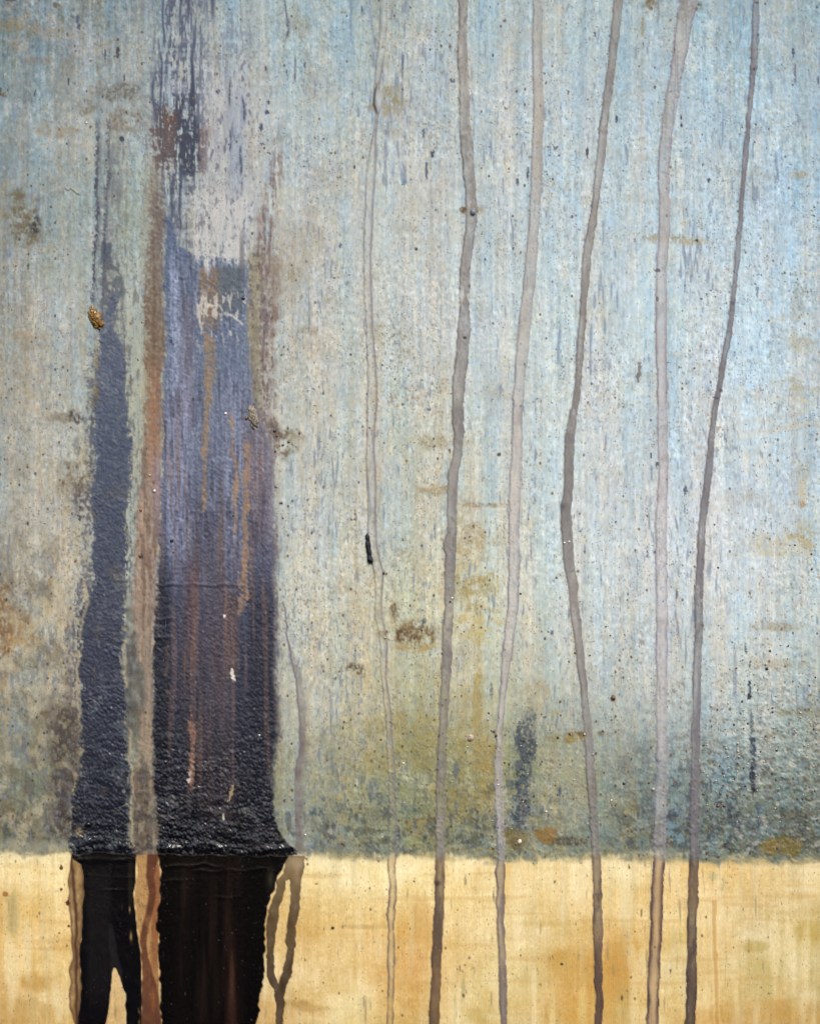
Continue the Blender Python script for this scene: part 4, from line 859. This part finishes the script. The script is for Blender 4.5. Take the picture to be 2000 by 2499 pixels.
# ------------------------------------------------------------------ materials
def paint_material(name, grain=0.06, grain_scale=900, bump=0.25, rough_add=0.0, spec=0.5, speck=0.3):
    m = bpy.data.materials.new(name)
    m.use_nodes = True
    nt = m.node_tree
    n, l = nt.nodes, nt.links
    b = n['Principled BSDF']
    a = n.new('ShaderNodeAttribute'); a.attribute_name = 'pigment_and_light'
    g = n.new('ShaderNodeAttribute'); g.attribute_name = 'gloss'
    tc = n.new('ShaderNodeTexCoord')
    mp = n.new('ShaderNodeMapping'); mp.inputs['Scale'].default_value = (1.0, 1.0, 0.35)
    l.new(tc.outputs['Object'], mp.inputs[0])
    nz = n.new('ShaderNodeTexNoise'); nz.inputs['Scale'].default_value = grain_scale; nz.inputs['Detail'].default_value = 3
    l.new(mp.outputs[0], nz.inputs['Vector'])
    mr = n.new('ShaderNodeMapRange')
    mr.inputs['From Min'].default_value = 0.25; mr.inputs['From Max'].default_value = 0.75
    mr.inputs['To Min'].default_value = 1 - grain * 2; mr.inputs['To Max'].default_value = 1 + grain * 2
    l.new(nz.outputs['Fac'], mr.inputs['Value'])
    vm = n.new('ShaderNodeVectorMath'); vm.operation = 'SCALE'
    l.new(a.outputs['Color'], vm.inputs[0])
    def math_(op, a_, b_=None, clamp=False):
        k = n.new('ShaderNodeMath'); k.operation = op; k.use_clamp = clamp
        for i_, v_ in enumerate((a_, b_)):
            if v_ is None: continue
            if isinstance(v_, (int, float)): k.inputs[i_].default_value = v_
            else: l.new(v_, k.inputs[i_])
        return k.outputs[0]
    def mapped(sc, loc=(0, 0, 0)):
        k = n.new('ShaderNodeMapping'); k.inputs['Scale'].default_value = sc; k.inputs['Location'].default_value = loc
        l.new(tc.outputs['Object'], k.inputs[0])
        return k.outputs[0]
    def noise(sc, det, vec):
        k = n.new('ShaderNodeTexNoise'); k.inputs['Scale'].default_value = sc; k.inputs['Detail'].default_value = det
        l.new(vec, k.inputs['Vector'])
        return k.outputs['Fac']
    def rng_(v, f0, f1, t0, t1):
        k = n.new('ShaderNodeMapRange')
        for nm, q in zip(('From Min', 'From Max', 'To Min', 'To Max'), (f0, f1, t0, t1)):
            if isinstance(q, (int, float)): k.inputs[nm].default_value = q
            else: l.new(q, k.inputs[nm])
        l.new(v, k.inputs['Value'])
        return k.outputs[0]
    at = n.new('ShaderNodeAttribute'); at.attribute_name = 'speck'
    dn = at.outputs['Fac']
    brush = rng_(noise(900, 3, mapped((1, 0, 0.03))), 0.3, 0.7, 1 - grain * 0.9, 1 + grain * 0.9)
    fine_ = rng_(noise(1500, 2, mapped((1, 0, 1))), 0.28, 0.72, 1 - grain * 1.2, 1 + grain * 1.2)
    lum = math_('MULTIPLY', math_('MULTIPLY', mr.outputs[0], brush), fine_)
    l.new(lum, vm.inputs['Scale'])
    # pin-holes and specks: sparse round dots of unequal size
    def dots(scale, stretch, loc, rmax, amount):
        v = n.new('ShaderNodeTexVoronoi'); v.inputs['Scale'].default_value = scale
        l.new(mapped((1, 0, stretch), loc), v.inputs['Vector'])
        sp_ = n.new('ShaderNodeSeparateColor'); l.new(v.outputs['Color'], sp_.inputs[0])
        rad = math_('MULTIPLY', math_('MULTIPLY', sp_.outputs[1], sp_.outputs[1]), rmax)
        here = math_('LESS_THAN', sp_.outputs[0], math_('MULTIPLY', dn, amount))
        inside = rng_(math_('SUBTRACT', v.outputs['Distance'], math_('ADD', rad, 0.07)), -0.08, 0.06, 1, 0)
        return math_('MULTIPLY', inside, here), sp_.outputs[2]
    def tint(base, fac, col_a, col_b, which):
        cm = n.new('ShaderNodeMix'); cm.data_type = 'RGBA'
        l.new(which, cm.inputs['Factor']); cm.inputs['A'].default_value = (*col_a, 1); cm.inputs['B'].default_value = (*col_b, 1)
        k = n.new('ShaderNodeMix'); k.data_type = 'RGBA'
        l.new(fac, k.inputs['Factor']); l.new(base, k.inputs['A']); l.new(cm.outputs['Result'], k.inputs['B'])
        return k.outputs['Result']
    col_ = vm.outputs[0]
    f1, w1 = dots(260, 0.75, (0, 0, 0), 0.26, 0.42)
    f2, w2 = dots(520, 0.8, (2.3, 0, 1.7), 0.30, 1.5)
    f3, w3 = dots(420, 0.22, (5.1, 0, 3.7), 0.24, 1.2)
    col_ = tint(col_, math_('MULTIPLY', f3, 0.42 * speck), (0.13, 0.17, 0.26), (0.22, 0.24, 0.30), w3)
    col_ = tint(col_, math_('MULTIPLY', f2, 0.85 * speck), (0.10, 0.09, 0.08), (0.24, 0.20, 0.16), w2)
    col_ = tint(col_, math_('MULTIPLY', f1, speck), (0.03, 0.028, 0.03), (0.16, 0.09, 0.045), w1)
    l.new(col_, b.inputs['Base Color'])
    nz2 = n.new('ShaderNodeTexNoise'); nz2.inputs['Scale'].default_value = 1400; nz2.inputs['Detail'].default_value = 2
    l.new(tc.outputs['Object'], nz2.inputs['Vector'])
    bp = n.new('ShaderNodeBump'); bp.inputs['Strength'].default_value = bump; bp.inputs['Distance'].default_value = 0.0004
    l.new(nz2.outputs['Fac'], bp.inputs['Height'])
    l.new(bp.outputs[0], b.inputs['Normal'])
    ad = n.new('ShaderNodeMath'); ad.operation = 'ADD'; ad.inputs[1].default_value = rough_add; ad.use_clamp = True
    l.new(g.outputs['Fac'], ad.inputs[0])
    l.new(ad.outputs[0], b.inputs['Roughness'])
    b.inputs['Specular IOR Level'].default_value = spec
    return m
MAT = {
 'upper': paint_material('weathered_pale_paint', 0.055, 800, 0.10, speck=0.85),
 'ochre': paint_material('ochre_paint', 0.05, 700, 0.07, speck=0.7),
 'dark': paint_material('dark_rough_paint', 0.10, 900, 0.35, speck=0.6),
 'gloss': paint_material('glossy_black_paint', 0.10, 600, 0.03, speck=0.1),
 'brown': paint_material('brown_paint', 0.07, 900, 0.15, speck=0.7),
 'drip': paint_material('dried_drip_paint', 0.035, 900, 0.08, speck=0.6),
 'stain': paint_material('stained_paint', 0.07, 800, 0.12, speck=0.9),
}

print('T', round(time.time() - T0, 1))
# ------------------------------------------------------------------ build
def plain(name, base, rough=0.5, trans=0.0, bump=0.4, scale=500, col2=None):
    m = bpy.data.materials.new(name); m.use_nodes = True
    nt = m.node_tree; n, l = nt.nodes, nt.links
    b = n['Principled BSDF']
    tc = n.new('ShaderNodeTexCoord')
    nz = n.new('ShaderNodeTexNoise'); nz.inputs['Scale'].default_value = scale; nz.inputs['Detail'].default_value = 4
    l.new(tc.outputs['Object'], nz.inputs['Vector'])
    cr_ = n.new('ShaderNodeValToRGB')
    c2 = col2 or tuple(c * 0.5 for c in base)
    cr_.color_ramp.elements[0].color = (*c2, 1); cr_.color_ramp.elements[0].position = 0.38
    cr_.color_ramp.elements[1].color = (*base, 1); cr_.color_ramp.elements[1].position = 0.62
    l.new(nz.outputs['Fac'], cr_.inputs[0]); l.new(cr_.outputs[0], b.inputs['Base Color'])
    bp = n.new('ShaderNodeBump'); bp.inputs['Strength'].default_value = bump; bp.inputs['Distance'].default_value = 0.0006
    l.new(nz.outputs['Fac'], bp.inputs['Height']); l.new(bp.outputs[0], b.inputs['Normal'])
    b.inputs['Roughness'].default_value = rough
    return m

root = bpy.data.objects.new('abstract_painting', None)
scene.collection.objects.link(root)
root['label'] = 'abstract painting, pale grey-blue above an ochre band, with dark streaks and long thin drips'
root['category'] = 'painting'
root.empty_display_size = 0.1

OBJ = {}
face_own = own[:-1, :-1]
vid = np.arange(H * W, dtype=np.int64).reshape(H, W)
qa = vid[:-1, :-1]; qb = vid[1:, :-1]; qc = vid[1:, 1:]; qd = vid[:-1, 1:]
co_all = np.stack([VX, PY, VZ], -1).reshape(-1, 3)
nr_all = NRM.reshape(-1, 3)
al_all = lin.reshape(-1, 3)
gl_all = GL.reshape(-1)
sp_all = np.ascontiguousarray(SPK).reshape(-1)
def build(key, name, parent, mat, label=None):
    k = KEYS.index(key)
    sel = face_own == k
    nf = int(sel.sum())
    if nf == 0:
        print('EMPTY', key)
        return None
    q = np.stack([qa[sel], qb[sel], qc[sel], qd[sel]], -1)
    used = np.zeros(H * W, bool)
    used[q.ravel()] = True
    ids = np.flatnonzero(used)
    remap = np.zeros(H * W, np.int32)
    remap[ids] = np.arange(len(ids), dtype=np.int32)
    q = remap[q]
    me = bpy.data.meshes.new(name)
    me.vertices.add(len(ids))
    me.vertices.foreach_set('co', co_all[ids].astype(np.float32).ravel())
    me.loops.add(nf * 4)
    me.loops.foreach_set('vertex_index', q.ravel().astype(np.int32))
    me.polygons.add(nf)
    me.polygons.foreach_set('loop_start', np.arange(0, nf * 4, 4, dtype=np.int32))
    me.polygons.foreach_set('use_smooth', np.ones(nf, bool))
    me.update(calc_edges=True)
    ca = me.attributes.new('pigment_and_light', 'FLOAT_COLOR', 'POINT')  # paint colour, with the painted vignette, sheen and highlights in it
    rgba = np.ones((len(ids), 4), np.float32)
    rgba[:, :3] = al_all[ids]
    ca.data.foreach_set('color', rgba.ravel())
    ga = me.attributes.new('gloss', 'FLOAT', 'POINT')
    ga.data.foreach_set('value', gl_all[ids])
    sa = me.attributes.new('speck', 'FLOAT', 'POINT')
    sa.data.foreach_set('value', sp_all[ids])
    try:
        na = me.attributes.new('custom_normal', 'FLOAT_VECTOR', 'POINT')
        na.data.foreach_set('vector', nr_all[ids].astype(np.float32).ravel())
    except Exception as e:
        print('normals', e)
    me.materials.append(MAT[mat])
    o = bpy.data.objects.new(name, me)
    scene.collection.objects.link(o)
    o.parent = parent
    if label:
        o['label'] = label
    OBJ[key] = o
    return o

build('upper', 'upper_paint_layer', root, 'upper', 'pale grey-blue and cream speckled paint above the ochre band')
build('ochre', 'lower_paint_band', root, 'ochre', 'smooth ochre-yellow painted band along the bottom')
build('smear', 'dry_brushed_smear', root, 'dark', 'dry-brushed indigo smear at the top, left of centre')
build('brown_lean', 'brown_streak', root, 'brown', 'purple-brown streak leaning along the right side of the wide dark streak')
build('twin', 'thin_streak', root, 'dark', 'pair of thin slate lines above the narrow dark streak')
L = build('left_dark', 'dark_streak', root, 'dark', 'narrow slate-black streak, leftmost of the two dark streaks')
build('left_run', 'lower_run', L, 'gloss', 'glossy black run below the narrow streak, forked over a tan gap')
build('left_margin', 'brown_margin', L, 'brown', 'translucent brown margin left of the narrow black run')
B = build('brown', 'brown_streak', root, 'brown', 'brown, orange and dusty pink streak between the two dark streaks')
build('tan_run', 'lower_run', B, 'brown', 'tan and red-brown run crossing the ochre band between black runs')
M = build('main_dark', 'dark_streak', root, 'dark', 'wide blue-black streak, largest dark area of the painting')
build('main_run', 'lower_run', M, 'gloss', 'wide glossy black run across the ochre band')
for k in ('orange_a', 'orange_b', 'orange_c', 'orange_d', 'orange_e'):
    build(k, 'orange_thread', M, 'brown')
for k in ('fleck_a', 'fleck_b', 'fleck_c', 'fleck_d', 'fleck_e'):
    build(k, 'pale_fleck', M, 'brown')
for k, lb in (('disc_a', 'round brown stain right of the pinkish drip, just above the ochre band'), ('disc_b', 'left one of two olive-brown round stains at far right above the ochre'), ('disc_c', 'right one of two olive-brown round stains at far right above the ochre'), ('disc_d', 'faint olive stain ringed round a white grain'),
              ('navy', 'navy-black speckled patch between the pinkish drip and the bent drip'), ('rot', 'dark brown crumbly patch on the right edge of the wide dark streak'), ('rust', 'rust-brown speckled patch beside the outlined thin drip'), ('moss', 'olive-brown mottled patch at the left edge')):
    build(k, 'stain', root, 'stain', lb)
for k, lb in (('a', 'thin outlined drip with a pale middle, first drip right of the dark streaks'),
              ('b', 'grey-brown drip with a bluish knot, second from the dark streaks'),
              ('c', 'pinkish-beige drip, third from the dark streaks'),
              ('d', 'grey drip that bends left and back right, fourth from the dark streaks'),
              ('e', 'broad pale lilac drip starting from a brown crust at the top edge'),
              ('f', 'dark grey slanting drip, rightmost of the long drips'),
              ('g', 'short brown drip that forks and rejoins beside the black run'),
              ('h', 'faint thin ochre drip low on the ochre band, right of the long drips')):
    build('drip_' + k, 'paint_drip', root, 'drip', lb)

print('T', round(time.time() - T0, 1))
# slab behind the paint
def box(name, x0, x1, y0, y1, z0, z1, mat, parent):
    me = bpy.data.meshes.new(name)
    v = [(x, y, z) for x in (x0, x1) for y in (y0, y1) for z in (z0, z1)]
    f = [(0, 1, 3, 2), (4, 6, 7, 5), (0, 4, 5, 1), (2, 3, 7, 6), (0, 2, 6, 4), (1, 5, 7, 3)]
    me.from_pydata(v, [], f)
    me.materials.append(mat)
    o = bpy.data.objects.new(name, me)
    scene.collection.objects.link(o)
    o.parent = parent
    return o
box('support_panel', PX_X[0], PX_X[-1], 0.0016, 0.12, 0.0, PX_Z[0], plain('plaster', (0.42, 0.40, 0.36), 0.8, scale=120), root)

# ------------------------------------------------------------------ small lumps standing on the paint
def surf(x, y):
    i = int(np.argmin(np.abs(ys - y))); j = int(np.argmin(np.abs(xs - x)))
    return PY[i, j]
def lump_mesh(name, seed, rx, ry, rz, sub=3, rough=0.18, fr=2.0, mat=None):
    rng = random.Random(seed)
    bm = bmesh.new()
    bmesh.ops.create_icosphere(bm, subdivisions=sub, radius=1.0)
    ph = [(rng.uniform(-1, 1), rng.uniform(-1, 1), rng.uniform(-1, 1), rng.uniform(0, 6.28), rng.uniform(.6, 1)) for _ in range(14)]
    for v in bm.verts:
        p = v.co.copy(); s = 0
        for k, (a, b, c, d, w) in enumerate(ph):
            f = fr * (1 + k * 0.35)
            s += w * math.sin(f * (a * p.x + b * p.y + c * p.z) * 2 + d) / (1 + 0.25 * k)
        v.co = p * (1 + rough * s * 0.35)
        v.co.x *= rx; v.co.y *= ry; v.co.z *= rz
    me = bpy.data.meshes.new(name)
    bm.to_mesh(me); bm.free()
    me.polygons.foreach_set('use_smooth', np.ones(len(me.polygons), bool))
    if mat: me.materials.append(mat)
    return me
def put(name, me, x, y, sink=0.0, rot=0.0, parent=None, scale=1.0, label=None, cat=None):
    o = bpy.data.objects.new(name, me)
    scene.collection.objects.link(o)
    o.location = ((x - CX) * PX, surf(x, y) + sink, (YB - y) * PX)
    o.rotation_euler = (0, rot, 0)
    o.scale = (scale,) * 3
    if parent: o.parent = parent
    if label: o['label'] = label; o['category'] = cat
    return o
m_amber = plain('amber_resin', (0.30, 0.17, 0.035), 0.16, bump=0.9, scale=420, col2=(0.06, 0.03, 0.012))
m_clot = plain('black_clot_paint', (0.012, 0.014, 0.022), 0.18, bump=0.5, scale=600)
m_crust = plain('grey_crust', (0.32, 0.28, 0.22), 0.6, bump=0.9, scale=700, col2=(0.09, 0.075, 0.055))
m_white = plain('white_grain', (0.75, 0.72, 0.68), 0.3, bump=0.2, col2=(0.6, 0.5, 0.42))
m_pink = plain('pink_grain', (0.48, 0.38, 0.30), 0.35, bump=0.3, col2=(0.30, 0.21, 0.15))
m_brown = plain('brown_grain', (0.16, 0.085, 0.04), 0.35, bump=0.3, col2=(0.07, 0.04, 0.025))
m_dark = plain('dark_grain', (0.03, 0.03, 0.035), 0.3, bump=0.3)
m_pale = plain('pale_grain', (0.42, 0.40, 0.34), 0.4, bump=0.3, col2=(0.3, 0.27, 0.2))
m_black = plain('black_grain', (0.008, 0.008, 0.012), 0.25, bump=0.3)

put('resin_blob', lump_mesh('resin_blob', 3, 15 * PX, 7 * PX, 30 * PX, 4, .30, 3.2, m_amber), 234, 778, 0.0006, -0.42, label='amber-brown glossy resin blob stuck above the narrow dark streak', cat='resin')
put('crusty_lump', lump_mesh('crusty_lump', 8, 13 * PX, 6 * PX, 34 * PX, 4, .34, 4.2, m_crust), 618, 1016, 0.0008, -0.22, label='grey crusty lump on the upper right edge of the wide dark streak', cat='lump')
# black clot: a short bent run of thick paint
bm = bmesh.new()
path = [(897, 1302, 2.4), (896, 1307, 4.8), (897, 1315, 5.8), (898, 1319, 4.6), (897, 1323, 6.0), (898, 1332, 6.6), (899, 1339, 5.6), (900, 1345, 6.6), (901, 1352, 5.8), (901, 1357, 5.0), (902, 1361, 6.4), (903, 1367, 7.6), (904, 1372, 6.6), (905, 1375, 3.0)]
rings = []
for i, (x, y, r) in enumerate(path):
    ring = []
    for a in range(14):
        t = a / 14 * 2 * math.pi
        ring.append(bm.verts.new(((x - CX + r * math.cos(t)) * PX, -abs(r) * 0.75 * PX * math.sin(t) + 0.0, (YB - y - 0.8 * math.sin(3 * t + i)) * PX)))
    rings.append(ring)
for i in range(len(rings) - 1):
    for a in range(14):
        b = (a + 1) % 14
        bm.faces.new((rings[i][a], rings[i][b], rings[i + 1][b], rings[i + 1][a]))
bm.faces.new(rings[0]); bm.faces.new(rings[-1][::-1])
bmesh.ops.recalc_face_normals(bm, faces=bm.faces[:])
me = bpy.data.meshes.new('paint_clot'); bm.to_mesh(me); bm.free()
me.polygons.foreach_set('use_smooth', np.ones(len(me.polygons), bool)); me.materials.append(m_clot)
clot = bpy.data.objects.new('paint_clot', me); scene.collection.objects.link(clot)
clot.location.y = surf(898, 1340) - 0.0004
clot['label'] = 'short black clot of paint on the left line of the outlined drip'; clot['category'] = 'paint clot'

put('grit_pebble', lump_mesh('pebble_white', 21, 5 * PX, 4 * PX, 6.5 * PX, 2, .2, 2, m_white), 1267, 2053, 0, 0.3, label='tiny white pebble in an olive stain above the ochre band', cat='pebble')
put('grit_pebble', lump_mesh('pebble_pink', 22, 7 * PX, 4 * PX, 9 * PX, 3, .3, 2, m_pink), 1148, 1801, 0, 0.5, label='pinkish pebble between the second and third drips, above the olive stain', cat='pebble')
put('grit_pebble', lump_mesh('pebble_orange', 23, 6 * PX, 5 * PX, 7 * PX, 2, .2, 2, m_brown), 1495, 1703, 0, 0.2, label='orange-brown round pebble left of the lilac drip, low down', cat='pebble')
put('grit_pebble', lump_mesh('pebble_blue', 24, 7 * PX, 5 * PX, 9 * PX, 2, .15, 2, plain('blue_grain', (0.20, 0.24, 0.29), 0.3)), 1153, 518, 0, 0.1, label='bluish pebble knot in the second drip', cat='pebble')
put('grit_pebble', lump_mesh('pebble_black', 25, 8 * PX, 6 * PX, 7.5 * PX, 2, .15, 2, m_black), 216, 2012, 0, 0.1, label='round black pebble in the narrow dark streak, just above the join', cat='pebble')

rng = random.Random(5)
pool = {n: lump_mesh('grit_' + n, 40 + i, PX, 0.8 * PX, PX, 1, .25, 1.6, m) for i, (n, m) in enumerate([('pale', m_pale), ('brown', m_brown), ('dark', m_dark), ('white', m_white), ('black', m_black)])}
spots = [(1869, 1632, 4, 'black'), (1867, 1621, 3.5, 'pale'), (1751, 1385, 3.2, 'brown'), (1938, 1330, 3, 'brown'), (1978, 1352, 3.2, 'brown'), (1979, 1389, 3.4, 'brown'), (1742, 1279, 3.4, 'pale'), (1376, 1325, 3, 'white'), (1388, 1322, 3, 'white'), (1103, 1459, 3, 'white'), (1098, 1468, 3, 'dark'),
         (936, 1399, 3.6, 'dark'), (940, 1556, 3.4, 'pale'), (1190, 1755, 3.6, 'pale'), (1192, 1740, 3, 'brown'), (930, 1805, 3, 'brown'), (1258, 2060, 3, 'brown'), (1203, 2070, 4, 'brown'), (1200, 2040, 3, 'brown'), (932, 2043, 3.4, 'pale'), (745, 2037, 3, 'white'), (836, 2058, 4, 'brown'),
         (1000 + 100/3.45, 1538, 3, 'brown'), (1583, 1910, 3.6, 'brown'), (1521, 1912, 4, 'dark'), (1592, 1926, 5, 'pale'), (1715, 1938, 4, 'brown'), (1756, 1936, 4, 'brown'), (1774, 1940, 4, 'brown'), (1750, 1966, 5, 'brown'), (1766, 1966, 4, 'brown'), (1764, 1886, 4, 'brown'), (1500 + 90/3.45, 1990, 3, 'brown'), (1205, 1785, 4, 'brown'), (1210, 1795, 3.4, 'dark'),
         (342, 1356, 4, 'brown'), (419, 1320, 4, 'black'), (424, 1347, 3.6, 'brown'), (377, 1818, 0, 'black'), (602, 1020, 5, 'brown'), (670, 1052, 4, 'dark'), (676, 1064, 4, 'brown'), (690, 1086, 4, 'brown'), (704, 1078, 4, 'brown'), (672, 1102, 3, 'dark'), (378, 1198, 4, 'white'), (366, 1160, 3, 'pale'), (344, 1246, 4, 'brown'), (594, 728, 5, 'dark'), (551, 1009, 4, 'white'), (569, 1259, 3, 'dark'), (633, 1795, 4, 'pale'), (212, 300, 3, 'white'), (1279, 1807, 3, 'brown'), (1402, 1593, 3.4, 'brown'), (1269, 1449, 3, 'dark'), (1357, 1410, 3.4, 'brown'), (811, 2264, 3.4, 'dark'), (1360, 1800, 3.6, 'dark'), (1390, 1790, 4, 'brown'), (1425, 1792, 4, 'pale'), (1470, 1784, 3.4, 'brown')]
for _ in range(130):
    x = rng.uniform(1715, 1998); y = rng.triangular(1500, 2070, 1880)
    spots.append((x, y, rng.uniform(1.8, 3.4), rng.choice(['pale', 'pale', 'pale', 'brown', 'dark'])))
for _ in range(55):
    x = rng.uniform(960, 1500); y = rng.triangular(1450, 2070, 1950)
    spots.append((x, y, rng.uniform(1.6, 2.8), rng.choice(['pale', 'brown', 'brown', 'dark', 'white'])))
for (x, y, r, n) in spots:
    if r > 0:
        put('grit_grain', pool[n], x, y, 0.0, rng.uniform(0, 6), root, r)
print('T end', round(time.time() - T0, 1))
